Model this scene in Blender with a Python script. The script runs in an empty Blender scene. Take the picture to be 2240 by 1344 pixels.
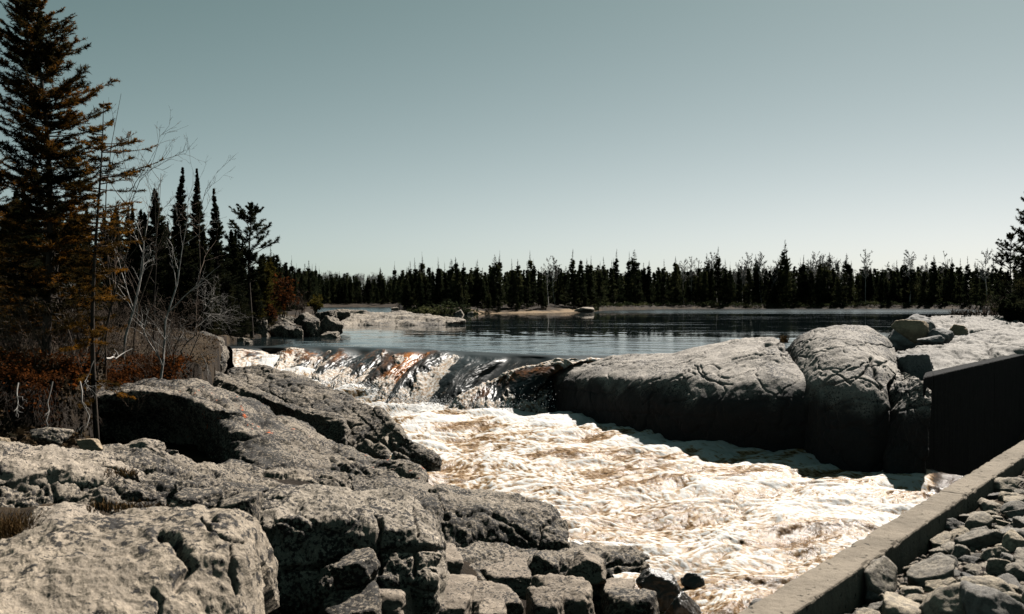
import bpy, math, random
import numpy as np
from mathutils import Vector, Matrix
random.seed(7)
scene = bpy.context.scene
C = scene.collection
R = math.radians

# ------------------------------------------------------------------ camera, sky, sun, exposure
F = 2000.0            # focal length in photo pixels (photo is 2240 wide)
HOR = 660.0           # horizon row of the photo
CAMZ = 2.0            # eye height above the lake
cam_data = bpy.data.cameras.new('camera')
cam = bpy.data.objects.new('camera', cam_data)
C.objects.link(cam)
cam.location = (0, 0, CAMZ)
cam.rotation_euler = (R(90), 0, 0)
cam_data.sensor_width = 36.0
cam_data.lens = 36.0 * F / 2240.0
cam_data.shift_y = -(672.0 - HOR) / 2240.0
cam_data.clip_start = 0.05
cam_data.clip_end = 20000
cam_data.dof.use_dof = True
cam_data.dof.focus_distance = 27.0
cam_data.dof.aperture_fstop = 3.2
scene.camera = cam

SUN_EL, SUN_AZ = R(47), R(34)      # azimuth measured from +Y (view direction) towards +X
SKY_GRADE = [(0.362, 1.65), (0.486, 1.30), (0.420, 1.36)]      # per channel gain and contrast of the sky
world = bpy.data.worlds.new('World')
scene.world = world
world.use_nodes = True
wn = world.node_tree
wn.nodes.clear()
sky = wn.nodes.new('ShaderNodeTexSky')
sky.sky_type = 'NISHITA'
sky.sun_disc = False
sky.sun_elevation = SUN_EL
sky.sun_rotation = SUN_AZ
sky.altitude = 300
sky.air_density = 0.6
sky.dust_density = 0.5
sky.ozone_density = 1.0
hs = wn.nodes.new('ShaderNodeHueSaturation')
hs.inputs['Saturation'].default_value = 0.30
sep = wn.nodes.new('ShaderNodeSeparateColor')
com = wn.nodes.new('ShaderNodeCombineColor')
wn.links.new(hs.outputs[0], sep.inputs[0])
for k, (gain, power) in enumerate(SKY_GRADE):
    m1 = wn.nodes.new('ShaderNodeMath'); m1.operation = 'MULTIPLY'; m1.inputs[1].default_value = gain
    m2 = wn.nodes.new('ShaderNodeMath'); m2.operation = 'POWER'; m2.inputs[1].default_value = power
    wn.links.new(sep.outputs[k], m1.inputs[0]); wn.links.new(m1.outputs[0], m2.inputs[0]); wn.links.new(m2.outputs[0], com.inputs[k])
bg = wn.nodes.new('ShaderNodeBackground')
bg.inputs['Strength'].default_value = 0.05
wo = wn.nodes.new('ShaderNodeOutputWorld')
wn.links.new(sky.outputs[0], hs.inputs['Color'])
wn.links.new(com.outputs[0], bg.inputs['Color'])
wn.links.new(bg.outputs[0], wo.inputs['Surface'])

SUN_DIR = Vector((math.sin(SUN_AZ) * math.cos(SUN_EL), math.cos(SUN_AZ) * math.cos(SUN_EL), math.sin(SUN_EL)))
sl = bpy.data.lights.new('sun', 'SUN')
sl.energy = 5.0
sl.angle = R(0.5)
sl.color = (1.0, 0.945, 0.875)
sun = bpy.data.objects.new('sun', sl)
C.objects.link(sun)
sun.location = (20, 30, 40)
sun.rotation_euler = SUN_DIR.to_track_quat('Z', 'Y').to_euler()

vs = scene.view_settings
scene.display_settings.display_device = 'sRGB'
vs.view_transform = 'Standard'
vs.look = 'None'
vs.exposure = 1.2
vs.gamma = 1.0
vs.use_curve_mapping = False
scene.cycles.use_denoising = True
scene.cycles.max_bounces = 6
scene.cycles.diffuse_bounces = 0
scene.cycles.glossy_bounces = 3
scene.cycles.caustics_reflective = False
scene.cycles.caustics_refractive = False

# ------------------------------------------------------------------ numeric helpers
def at(px, py, d):
    """photo pixel + distance -> world point"""
    return np.array([(px - 1120.0) / F * d, d, CAMZ - (py - HOR) / F * d])

def at_z(px, py, z):
    d = (CAMZ - z) * F / (py - HOR)
    return at(px, py, d)

G16 = np.array([[1,1,0],[-1,1,0],[1,-1,0],[-1,-1,0],[1,0,1],[-1,0,1],[1,0,-1],[-1,0,-1],
                [0,1,1],[0,-1,1],[0,1,-1],[0,-1,-1],[1,1,0],[-1,1,0],[0,-1,1],[0,-1,-1]], float)

def _hash(ix, iy, iz, seed):
    h = (ix.astype(np.int64) * 374761393 + iy.astype(np.int64) * 668265263 + iz.astype(np.int64) * 2147483647 + seed * 1274126177) & 0xffffffff
    h = ((h ^ (h >> 13)) * 1274126177) & 0xffffffff
    h = ((h ^ (h >> 16)) * 2246822519) & 0xffffffff
    return h ^ (h >> 15)

def noise(p, seed=0):
    p = np.asarray(p, float)
    i = np.floor(p).astype(np.int64)
    f = p - i
    u = f * f * f * (f * (f * 6 - 15) + 10)
    out = np.zeros(len(p))
    for dx in (0, 1):
        wx = u[:, 0] if dx else 1 - u[:, 0]
        for dy in (0, 1):
            wy = u[:, 1] if dy else 1 - u[:, 1]
            for dz in (0, 1):
                wz = u[:, 2] if dz else 1 - u[:, 2]
                g = G16[_hash(i[:, 0] + dx, i[:, 1] + dy, i[:, 2] + dz, seed) & 15]
                out += wx * wy * wz * (g[:, 0] * (f[:, 0] - dx) + g[:, 1] * (f[:, 1] - dy) + g[:, 2] * (f[:, 2] - dz))
    return out

def fbm(p, octaves=4, seed=0, gain=0.5, lac=2.03):
    a, s, out = 1.0, 1.0, np.zeros(len(p))
    for k in range(octaves):
        out += a * noise(p * s + 17.3 * k, seed + k)
        a *= gain
        s *= lac
    return out

def voronoi(p, seed=0):
    """F1, F2 distance"""
    i = np.floor(p).astype(np.int64)
    f1 = np.full(len(p), 9.0)
    f2 = np.full(len(p), 9.0)
    for dx in (-1, 0, 1):
        for dy in (-1, 0, 1):
            for dz in (-1, 0, 1):
                cx, cy, cz = i[:, 0] + dx, i[:, 1] + dy, i[:, 2] + dz
                h = _hash(cx, cy, cz, seed)
                q = np.stack([cx + (h & 1023) / 1023.0, cy + ((h >> 10) & 1023) / 1023.0, cz + ((h >> 20) & 1023) / 1023.0], 1)
                d = np.linalg.norm(q - p, axis=1)
                m = d < f1
                f2 = np.where(m, f1, np.minimum(f2, d))
                f1 = np.where(m, d, f1)
    return f1, f2

def sstep(a, b, x):
    t = np.clip((x - a) / (b - a), 0, 1)
    return t * t * (3 - 2 * t)

def gauss1(a, s, axis):
    if s < 0.3:
        return a
    r = int(max(1, math.ceil(s * 2.5)))
    k = np.exp(-0.5 * (np.arange(-r, r + 1) / s) ** 2)
    k /= k.sum()
    pad = [(0, 0)] * a.ndim
    pad[axis] = (r, r)
    b = np.pad(a, pad, mode='edge')
    out = np.zeros_like(a)
    n = a.shape[axis]
    for j, w in enumerate(k):
        sl_ = [slice(None)] * a.ndim
        sl_[axis] = slice(j, j + n)
        out += w * b[tuple(sl_)]
    return out

def resample(poly, n, smooth=0):
    poly = np.asarray(poly, float)
    s = np.concatenate([[0], np.cumsum(np.linalg.norm(np.diff(poly, axis=0), axis=1))])
    t = np.linspace(0, s[-1], n)
    return np.stack([np.interp(t, s, poly[:, k]) for k in range(poly.shape[1])], 1)

# ------------------------------------------------------------------ object helpers
def mesh_obj(name, V, faces, mats, parent=None, loc=None, smooth=True, mat_idx=None, attrs=None):
    """faces: an (n,3) or (n,4) array, or a list of such arrays"""
    V = np.asarray(V, np.float32)
    if loc is not None:
        V = V - np.asarray(loc, np.float32)
    fl = faces if isinstance(faces, list) else [faces]
    fl = [np.asarray(f, np.int32) for f in fl if len(f)]
    me = bpy.data.meshes.new(name)
    nl = sum(f.size for f in fl)
    npoly = sum(len(f) for f in fl)
    me.vertices.add(len(V))
    me.vertices.foreach_set('co', V.ravel())
    me.loops.add(nl)
    me.loops.foreach_set('vertex_index', np.concatenate([f.ravel() for f in fl]))
    me.polygons.add(npoly)
    tot = np.concatenate([np.full(len(f), f.shape[1], np.int32) for f in fl])
    st = np.concatenate([[0], np.cumsum(tot)[:-1]]).astype(np.int32)
    me.polygons.foreach_set('loop_start', st)
    if mat_idx is not None:
        me.polygons.foreach_set('material_index', np.asarray(mat_idx, np.int32))
    me.polygons.foreach_set('use_smooth', np.full(npoly, bool(smooth)))
    for m in (mats if isinstance(mats, (list, tuple)) else [mats]):
        me.materials.append(m)
    for k, v in (attrs or {}).items():
        a = me.attributes.new(k, 'FLOAT', 'POINT')
        a.data.foreach_set('value', np.asarray(v, np.float32))
    me.update(calc_edges=True)
    me.validate()
    o = bpy.data.objects.new(name, me)
    C.objects.link(o)
    if parent is not None:
        o.parent = parent
    if loc is not None:
        o.location = loc
    return o

def tag(o, label=None, cat=None, group=None, kind=None):
    if label: o['label'] = label
    if cat: o['category'] = cat
    if group: o['group'] = group
    if kind: o['kind'] = kind
    return o

def empty(name, loc=(0, 0, 0)):
    o = bpy.data.objects.new(name, None)
    o.empty_display_size = 0.3
    C.objects.link(o)
    o.location = loc
    return o

def grid_faces(nr, nc, flip=False, wrap=False):
    r = np.arange(nr - 1)[:, None]
    c = np.arange(nc if wrap else nc - 1)[None, :]
    a = r * nc + c
    b = r * nc + (c + 1) % nc
    q = np.stack([a, b, b + nc, a + nc], -1).reshape(-1, 4)
    return q[:, ::-1] if flip else q

# ------------------------------------------------------------------ materials
class NT:
    def __init__(self, name):
        self.m = bpy.data.materials.new(name)
        self.m.use_nodes = True
        self.t = self.m.node_tree
        self.t.nodes.clear()
        self.out = self.t.nodes.new('ShaderNodeOutputMaterial')
        self.p = self.t.nodes.new('ShaderNodeBsdfPrincipled')
        self.t.links.new(self.p.outputs[0], self.out.inputs[0])
        self.geo = None
    def n(self, typ, **kw):
        nd = self.t.nodes.new(typ)
        for k, v in kw.items():
            setattr(nd, k, v)
        return nd
    def l(self, a, b):
        self.t.links.new(a, b)
    def pos(self):
        if self.geo is None:
            self.geo = self.n('ShaderNodeNewGeometry')
        return self.geo.outputs['Position']
    def scaled(self, vec, s):
        m = self.n('ShaderNodeMapping')
        m.inputs['Scale'].default_value = s if isinstance(s, (tuple, list)) else (s, s, s)
        self.l(vec, m.inputs['Vector'])
        return m.outputs[0]
    def noise(self, vec, scale, detail=4, rough=0.55, dist=0.0):
        nd = self.n('ShaderNodeTexNoise')
        nd.inputs['Scale'].default_value = scale
        nd.inputs['Detail'].default_value = detail
        nd.inputs['Roughness'].default_value = rough
        nd.inputs['Distortion'].default_value = dist
        self.l(vec, nd.inputs['Vector'])
        return nd.outputs['Fac']
    def ramp(self, fac, stops, interp='LINEAR'):
        r = self.n('ShaderNodeValToRGB')
        r.color_ramp.interpolation = interp
        el = r.color_ramp.elements
        while len(el) < len(stops):
            el.new(0.5)
        for e, (p_, c_) in zip(el, stops):
            e.position = p_
            e.color = c_ if len(c_) == 4 else (*c_, 1)
        self.l(fac, r.inputs[0])
        return r.outputs[0]
    def gray(self, fac, a, b, lo=0.0, hi=1.0):
        r = self.n('ShaderNodeMapRange')
        r.interpolation_type = 'SMOOTHSTEP'
        r.inputs['From Min'].default_value = a
        r.inputs['From Max'].default_value = b
        r.inputs['To Min'].default_value = lo
        r.inputs['To Max'].default_value = hi
        self.l(fac, r.inputs['Value'])
        return r.outputs[0]
    def math(self, op, a, b=None, c=None):
        m = self.n('ShaderNodeMath', operation=op)
        for k, v in enumerate((a, b, c)):
            if v is None: continue
            if isinstance(v, (int, float)): m.inputs[k].default_value = v
            else: self.l(v, m.inputs[k])
        return m.outputs[0]
    def mix(self, fac, a, b, mode='MIX'):
        m = self.n('ShaderNodeMix', data_type='RGBA', blend_type=mode)
        for k, v in ((0, fac), (6, a), (7, b)):
            if isinstance(v, (int, float)): m.inputs[k].default_value = v
            elif isinstance(v, tuple): m.inputs[k].default_value = v if len(v) == 4 else (*v, 1)
            else: self.l(v, m.inputs[k])
        return m.outputs[2]
    def attr(self, name):
        a = self.n('ShaderNodeAttribute', attribute_name=name)
        return a.outputs['Fac']
    def bump(self, height, strength=0.5, dist=0.02, normal=None):
        b = self.n('ShaderNodeBump')
        b.inputs['Strength'].default_value = strength
        b.inputs['Distance'].default_value = dist
        self.l(height, b.inputs['Height'])
        if normal is not None: self.l(normal, b.inputs['Normal'])
        return b.outputs[0]
    def set(self, **kw):
        for k, v in kw.items():
            key = {'base': 'Base Color', 'rough': 'Roughness', 'normal': 'Normal', 'ior': 'IOR', 'spec': 'Specular IOR Level'}.get(k, k)
            i = self.p.inputs[key]
            if isinstance(v, (int, float)): i.default_value = v
            elif isinstance(v, tuple): i.default_value = v if (len(v) == 4 or i.type == 'VECTOR') else (*v, 1)
            else: self.l(v, i)
        return self.m

def rock_material(name, light, dark, lichen=0.5, orange=0.0, bump=1.0, scale=1.0, rough=0.85, shade_stain=None):
    t = NT(name)
    P = t.scaled(t.pos(), scale)
    big = t.noise(P, 0.55, 4, 0.6, 0.4)
    mid = t.noise(P, 2.6, 6, 0.62, 0.3)
    fine = t.noise(P, 19, 6, 0.72)
    grain = t.noise(P, 55, 3, 0.7)
    mean = tuple(0.5 * (a + b) for a, b in zip(light, dark))
    base = t.mix(t.gray(mid, 0.35, 0.66), mean, light)
    base = t.mix(t.gray(big, 0.38, 0.62, 0.0, 0.55), base, tuple(a * 0.62 for a in light))
    # pale crustose lichen and mineral flecks
    base = t.mix(t.gray(fine, 0.60, 0.72, 0.0, 0.6), base, tuple(min(0.6, a * 1.55) for a in light))
    # black lichen speckle, denser in patches
    thr = t.math('MULTIPLY_ADD', big, 0.70, t.math('MULTIPLY', mid, 0.55))
    sp = t.math('ADD', t.math('MULTIPLY', fine, 0.66), t.math('MULTIPLY', thr, 0.37))
    lo = 0.655 - 0.12 * lichen
    base = t.mix(t.gray(sp, lo, lo + 0.03, 0, 0.96), base, dark)
    g2 = t.noise(P, 34, 3, 0.6)
    base = t.mix(t.gray(t.math('ADD', t.math('MULTIPLY', g2, 0.6), t.math('MULTIPLY', mid, 0.4)), 0.60 - 0.07 * lichen, 0.66, 0, 0.8), base, dark)
    base = t.mix(t.gray(grain, 0.36, 0.66, 0.42, 0.0), base, dark)
    if shade_stain is not None:
        # shade of the wet lower fronts painted into the colour below a ragged line
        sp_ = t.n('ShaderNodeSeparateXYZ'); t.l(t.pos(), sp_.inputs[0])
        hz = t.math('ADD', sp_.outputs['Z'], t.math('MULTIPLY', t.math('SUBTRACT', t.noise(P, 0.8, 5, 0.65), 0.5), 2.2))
        st = t.math('MULTIPLY', t.gray(hz, shade_stain, shade_stain - 0.75), t.gray(fine, 0.66, 0.54, 0.72, 0.98))
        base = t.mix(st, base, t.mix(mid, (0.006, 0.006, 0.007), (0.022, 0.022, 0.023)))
    if orange > 0:
        on = t.noise(t.scaled(P, (1, 1, 1)), 1.7, 5, 0.75, 0.6)
        base = t.mix(t.gray(t.math('ADD', on, t.math('MULTIPLY', fine, 0.25)), 0.90 - 0.07 * orange, 0.93 - 0.07 * orange, 0, 0.9), base, (0.42, 0.085, 0.012))
    h = t.math('ADD', t.math('MULTIPLY', mid, 1.0), t.math('ADD', t.math('MULTIPLY', fine, 0.5), t.math('MULTIPLY', grain, 0.16)))
    nb = t.bump(h, 0.75, 0.045 * bump / scale)
    return t.set(base=base, rough=rough, normal=nb, spec=0.25)

M_rock = rock_material('granite_left', (0.345, 0.285, 0.218), (0.012, 0.011, 0.010), lichen=0.95, orange=0.25)
M_rock_big = rock_material('granite_blotched', (0.40, 0.328, 0.248), (0.012, 0.011, 0.011), lichen=0.58, scale=0.62)
M_rock_mid = rock_material('granite_speckled', (0.41, 0.345, 0.27), (0.011, 0.010, 0.010), lichen=0.80, orange=0.15)
M_rock_o = rock_material('granite_orange_lichen', (0.345, 0.285, 0.218), (0.012, 0.011, 0.010), lichen=0.98, orange=1.9)
M_rock_pale = rock_material('granite_pale', (0.41, 0.34, 0.265), (0.012, 0.011, 0.011), lichen=0.68)
M_rock_r = rock_material('granite_right', (0.36, 0.33, 0.295), (0.02, 0.02, 0.022), lichen=0.35, bump=0.7)
M_rock_rw = rock_material('granite_painted_shade', (0.45, 0.40, 0.345), (0.016, 0.016, 0.018), lichen=0.62, bump=1.0, shade_stain=-0.1)
M_block = rock_material('broken_block', (0.345, 0.28, 0.215), (0.016, 0.014, 0.013), lichen=0.6, scale=1.4)
M_tan = rock_material('tan_boulder', (0.42, 0.32, 0.21), (0.03, 0.025, 0.02), lichen=0.0, scale=1.2)
M_grayb = rock_material('grey_boulder', (0.29, 0.28, 0.265), (0.02, 0.02, 0.022), lichen=0.1, scale=1.2)
def wet_mat():
    t = NT('wet_rock')
    P = t.pos()
    a = t.noise(P, 6, 6, 0.65)
    return t.set(base=t.mix(a, (0.012, 0.010, 0.008), (0.06, 0.05, 0.042)), rough=0.28, normal=t.bump(a, 0.9, 0.05))
M_wet = wet_mat()
def stone_mat(name, ca, cb):
    t = NT(name)
    oi = t.n('ShaderNodeObjectInfo')
    tc = t.n('ShaderNodeTexCoord')
    P = tc.outputs['Object']
    a = t.noise(P, 7, 6, 0.65)
    b = t.noise(P, 45, 4, 0.7)
    base = t.mix(oi.outputs['Random'], ca, cb)
    base = t.mix(t.gray(a, 0.42, 0.6, 0, 0.6), base, tuple(0.35 * x for x in cb))
    base = t.mix(t.gray(b, 0.55, 0.75, 0, 0.4), base, tuple(min(0.55, 1.5 * x) for x in ca))
    return t.set(base=base, rough=0.85, normal=t.bump(t.math('ADD', a, t.math('MULTIPLY', b, 0.3)), 0.8, 0.03), spec=0.25)
M_stone = stone_mat('riprap_stone', (0.37, 0.305, 0.22), (0.13, 0.125, 0.12))
# ------------------------------------------------------------------ ground (one sheet to the horizon)
SHORE = np.array([(-6000, 46), (300, 44), (500, 48), (600, 52), (690, 58), (700, 300), (720, 318), (868, 318), (876, 170), (890, 139), (1030, 139), (1060, 148), (1200, 158),
                  (1290, 172), (1330, 205), (1450, 235), (1700, 250), (2000, 252), (2120, 240), (2170, 190), (2200, 120), (2215, 75), (2260, 52), (9000, 50)], float)
def shore_d(t):
    return np.interp(t * F + 1120.0, SHORE[:, 0], SHORE[:, 1])

HIGH, LOW = [], []      # control points of the near ground, filled from pixels
for a in [(-600, 760, 19.5), (-300, 770, 20), (0, 790, 21), (100, 790, 21), (200, 790, 22.5), (300, 790, 26), (380, 790, 27),
          (-600, 735, 34), (0, 728, 32), (150, 722, 34), (300, 722, 36), (400, 726, 37), (460, 735, 38), (520, 735, 42),
          (0, 690, 60), (300, 690, 60), (500, 690, 60), (600, 692, 62), (-600, 690, 60),
          (0, 838, 19.2), (120, 842, 19.6), (200, 842, 21.6), (250, 835, 25), (330, 825, 26), (440, 812, 28), (470, 790, 32), (510, 770, 38)]:
    HIGH.append(at(*a))
for a in [(0, 965, 15, -.25), (150, 975, 15, -.25), (300, 995, 15, -.3), (450, 1010, 16.5, -.3), (600, 1010, 18, -.3), (-500, 965, 14, -.3), (0, 940, 18, -.1), (150, 950, 18, -.1), (300, 990, 19, -.4), (-500, 940, 18, -.1),
          (0, 1080, 10, -.35), (200, 1085, 10, -.35), (400, 1090, 10, -.35), (-500, 1060, 9, -.35), (0, 1250, 6.2, -.35), (300, 1300, 6.0, -.35), (550, 1330, 7.5, -.5), (-500, 1250, 5, -.3), (700, 1360, 9.6, -.5), (800, 1360, 9.8, -.5),
          (950, 1360, 10.2, -.5), (1100, 1360, 10.6, -.5), (1250, 1360, 11, -.5), (700, 1180, 12, -.35), (900, 1180, 13, -.35), (500, 1150, 10.5, -.35), (1000, 1270, 12, -.5), (1150, 1290, 12.5, -.5), (1300, 1320, 12.5, -.5),
          (560, 1280, 9, -.4), (640, 1300, 9.5, -.5), (450, 870, 24, -.8), (600, 940, 24, -.8), (350, 900, 23, -.8), (500, 850, 31, -.8), (700, 920, 28, -.8), (800, 1000, 22, -.8), (900, 1060, 18, -.5)]:
    q = at(*a[:3]); q[2] += a[3]; LOW.append(q)
for x, y, z in [(-2, 32, -3), (0, 26, -3), (2, 20, -3.2), (1.5, 15, -3.2), (2.5, 12.5, -3.2), (4, 16, -3.2), (6, 20, -3.2), (5, 25, -3), (8, 25, -3), (3, 30, -3), (-1, 24, -2.6), (1, 17, -3),
                (9, 18, -3.2), (12, 22, -3.2), (14, 30, -3), (-6, 36, -1.8), (-5, 42, -2.5), (3, 40, -2.5), (-12, 48, -2.2), (12, 45, -2), (25, 60, -2.5), (-8, 60, -2.5), (20, 42, -1), (24, 46, -0.4), (16, 34, -1.2), (22, 38, -1.0),
                (2.5, 9, -3), (8, 14, -3), (1.2, 10.5, -2.6), (0, 3, 0.0), (-3, 2, 0.1), (0.3, 6, -0.9), (13, 24, -3.2), (16, 26, -3.2), (20, 30, -3)]:
    LOW.append(np.array([x, y, z], float))
HIGH, LOW = np.array(HIGH), np.array(LOW)
EDGE = np.array([(-3000, 16), (-600, 17.6), (0, 18.6), (120, 18.9), (190, 20.8), (235, 24.0), (330, 25.2), (440, 26.6), (468, 31), (488, 37), (505, 43), (540, 46.5), (560, 49.5), (590, 52), (640, 70), (700, 400), (9000, 400)], float)
# riprap bank beyond the kerb
KZ = -0.2
K0, K1 = at_z(1606, 1344, KZ), at_z(2240, 961, KZ)      # water-side top edge of the kerb
KT = (K1 - K0) / np.linalg.norm(K1 - K0)
KN = np.array([KT[1], -KT[0], 0.0])                     # towards the stones
KW = 0.31
def rip_z(x, y):
    s = (x - K0[0]) * KN[0] + (y - K0[1]) * KN[1] - KW
    l = (x - K0[0]) * KT[0] + (y - K0[1]) * KT[1]
    return KZ - 0.34 + 0.20 * s + 0.012 * l

def idw(P, x, y):
    w = np.zeros(x.shape); z = np.zeros(x.shape)
    for b in P:
        k = 1.0 / ((x - b[0]) ** 2 + (y - b[1]) ** 2 + 0.05) ** 2
        w += k; z += k * b[2]
    return z / w

def ground_z(x, y):
    x = np.asarray(x, float); y = np.asarray(y, float)
    px = x / np.maximum(y, 1) * F + 1120
    e = y - np.interp(px, EDGE[:, 0], EDGE[:, 1]) + 0.5 * fbm(np.stack([x.ravel() * 0.9, y.ravel() * 0.9, 0 * x.ravel()], 1), 4, 77).reshape(x.shape)
    k = sstep(-0.15, 0.45, e)
    near = idw(LOW, x, y) * (1 - k) + idw(HIGH, x, y) * k
    s = (x - K0[0]) * KN[0] + (y - K0[1]) * KN[1] - KW
    l = (x - K0[0]) * KT[0] + (y - K0[1]) * KT[1]
    r = sstep(-0.3, -0.05, s) * sstep(-9, -7, l) * sstep(24, 20, l)
    near = near * (1 - r) + rip_z(x, y) * r
    t = x / np.maximum(y, 1)
    D = shore_d(t)
    s = y - D
    far = np.where(s > 0, -0.3 + 1.4 * sstep(0, np.where((px > 1030) & (px < 1310), 13, 4.5), s) + 0.012 * np.maximum(s - 30, 0) + 6 * sstep(150, 500, s), -0.3 + np.maximum(s * 0.3, -2.5))
    m = sstep(42, 58, y)
    return near * (1 - m) + far * m

def ground_mat():
    t = NT('forest_floor')
    P = t.pos()
    a = t.noise(P, 0.7, 5, 0.6); b = t.noise(P, 6, 6, 0.7)
    base = t.mix(t.gray(a, 0.4, 0.65), (0.014, 0.010, 0.007), (0.040, 0.027, 0.015))
    base = t.mix(t.gray(b, 0.45, 0.7, 0, 0.7), base, (0.015, 0.012, 0.009))
    sep = t.n('ShaderNodeSeparateXYZ'); t.l(P, sep.inputs[0])
    sand = t.math('MULTIPLY', t.math('MULTIPLY', t.gray(sep.outputs['Y'], 95, 110), t.math('MAXIMUM', t.math('MULTIPLY', t.gray(sep.outputs['X'], -9, -6), t.gray(sep.outputs['X'], 20, 14)), t.gray(t.noise(P, 0.05, 3, 0.6), 0.64, 0.70))), t.gray(t.math('ADD', sep.outputs['Z'], t.math('MULTIPLY', t.noise(P, 0.12, 4, 0.6), 2.4)), 1.75, 1.25))
    base = t.mix(sand, base, t.mix(b, (0.07, 0.05, 0.03), (0.26, 0.185, 0.115)))
    return t.set(base=base, rough=0.95, normal=t.bump(b, 1.0, 0.08), spec=0.1)
M_ground = ground_mat()
tt = np.concatenate([np.linspace(-4, -0.7, 40)[:-1], np.linspace(-0.7, 0.75, 330), np.linspace(0.75, 4, 40)[1:]])
yy = np.exp(np.linspace(math.log(1.5), math.log(6000), 420))
TT, YY = np.meshgrid(tt, yy)
XX = TT * YY
ZZ = ground_z(XX, YY)
pp = np.stack([XX.ravel(), YY.ravel(), np.zeros(XX.size)], 1)
ZZ = ZZ + (fbm(pp * 0.9, 4, 3) * 0.10).reshape(XX.shape) * np.where(YY < 60, 1, 2)
ground = mesh_obj('ground', np.stack([XX, YY, ZZ], -1).reshape(-1, 3), grid_faces(*XX.shape), M_ground)
tag(ground, kind='structure')

# ------------------------------------------------------------------ lake
lip0 = [(500, 757, 41), (600, 757, 41), (700, 758, 41), (800, 760, 40.0), (880, 763, 39), (960, 766, 37.7), (1050, 770, 36.3), (1150, 775, 34.8), (1240, 778, 33.9), (1345, 778, 33.9)]
lip0 = np.array([at(a, HOR + 4000.0 / d, d) for a, b, d in lip0])
near_edge = np.concatenate([[(-400, 70, 0), (-60, 50, 0), (-18, 43, 0)], lip0, [(8.6, 30.5, 0), (14, 31.5, 0), (19, 36, 0), (40, 48, 0), (400, 80, 0)]])
U = 360
ne = resample(near_edge[3:13], 220)
ne = np.concatenate([near_edge[0:3], ne, near_edge[13:]])
fe = np.stack([np.interp(ne[:, 0] / ne[:, 1], [-8, 8], [-8, 8]) * 420, np.full(len(ne), 420.0), np.zeros(len(ne))], 1)
V_ = 420
sv = (np.linspace(0, 1, V_) ** 2.6)[:, None, None]
LK = ne[None] * (1 - sv) + fe[None] * sv
# gentle swell, dying out towards the lip row so that the cascade joins it
pp = LK.reshape(-1, 3)
fade = sstep(0.0, 0.0006, np.repeat(sv.ravel(), len(ne)))
sw = fbm(pp * np.array([0.35, 0.9, 0]), 3, 11) * 0.035 * sstep(90, 40, pp[:, 1]) * fade
LKz = pp.copy(); LKz[:, 2] += sw
def lake_mat():
    t = NT('lake_water')
    P = t.pos()
    sep = t.n('ShaderNodeSeparateXYZ'); t.l(P, sep.inputs[0])
    rip = t.noise(t.scaled(P, (0.9, 2.2, 1)), 1.6, 5, 0.6)
    rip2 = t.noise(t.scaled(P, (0.25, 0.9, 1)), 0.9, 3, 0.5)
    patch = t.noise(t.scaled(P, (0.018, 0.075, 1)), 1.0, 4, 0.6, 0.3)
    streak = t.noise(t.scaled(P, (0.05, 0.55, 1)), 1.0, 4, 0.6, 0.2)
    wind = t.math('MAXIMUM', t.gray(t.math('ADD', sep.outputs['Y'], t.math('MULTIPLY', patch, 60)), 160, 215), t.math('MULTIPLY', t.gray(streak, 0.57, 0.66), 0.40))
    near = t.gray(sep.outputs['Y'], 56, 44, 0.010, 0.14)
    amt = t.math('MAXIMUM', wind, near)
    h = t.math('ADD', t.math('MULTIPLY', rip, 0.6), rip2)
    b = t.n('ShaderNodeBump'); b.inputs['Distance'].default_value = 0.16
    t.l(h, b.inputs['Height']); t.l(t.math('MULTIPLY', amt, 0.75), b.inputs['Strength'])
    return t.set(base=(0.006, 0.010, 0.011), rough=t.math('MULTIPLY_ADD', amt, 0.16, 0.02), ior=1.33, normal=b.outputs[0])
M_lake = lake_mat()
lake = mesh_obj('lake_water', LKz, grid_faces(V_, len(ne)), M_lake)
tag(lake, kind='structure')

# ------------------------------------------------------------------ cascade over the lip
rowsC = [
 [(520,768,39),(600,766,39.3),(700,768,39),(800,770,38),(880,773,37),(960,778,35.8),(1050,786,34.4),(1150,789,33.4),(1240,791,32.9),(1335,785,33)],
 [(520,785,37.5),(590,785,37.5),(675,795,37),(765,800,36),(840,805,35.2),(915,812,34.3),(995,818,33.4),(1090,826,32.6),(1175,826,32.3),(1262,806,32.4)],
 [(525,800,36.5),(585,808,36),(665,822,35.3),(745,832,34.4),(810,840,33.8),(870,850,33.2),(945,858,32.6),(1035,862,32.1),(1130,862,31.9),(1232,862,32)],
 [(540,815,35.8),(590,820,35.3),(670,840,34.3),(750,865,33.2),(815,885,32.3),(855,893,31.8),(930,900,31.5),(1020,903,31.4),(1120,906,31.3),(1222,908,31.2)],
 [(540,835,35.3),(590,840,34.9),(670,865,33.9),(750,890,32.8),(815,910,31.9),(845,920,31.4),(920,930,31.1),(1010,935,31.0),(1110,938,30.9),(1215,938,30.8)]]
NU, NVc = 620, 240
RR = [resample(lip0, NU)] + [resample([at(*p) for p in r], NU) for r in rowsC]
RR = np.stack(RR)
sr = np.concatenate([[0], np.cumsum(np.linalg.norm(np.diff(RR, axis=0), axis=2).mean(1))]); sr /= sr[-1]
vv = np.linspace(0, 1, NVc)
CS = np.zeros((NVc, NU, 3))
for k in range(3):
    for j in range(NU):
        CS[:, j, k] = np.interp(vv, sr, RR[:, j, k])
CS0 = CS.copy()
CS = gauss1(CS, 9, 0); CS[:1] = CS0[:1]
uu = np.linspace(0, 1, NU)
UU, VV = np.meshgrid(uu, vv)
us = UU * 13.0
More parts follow.
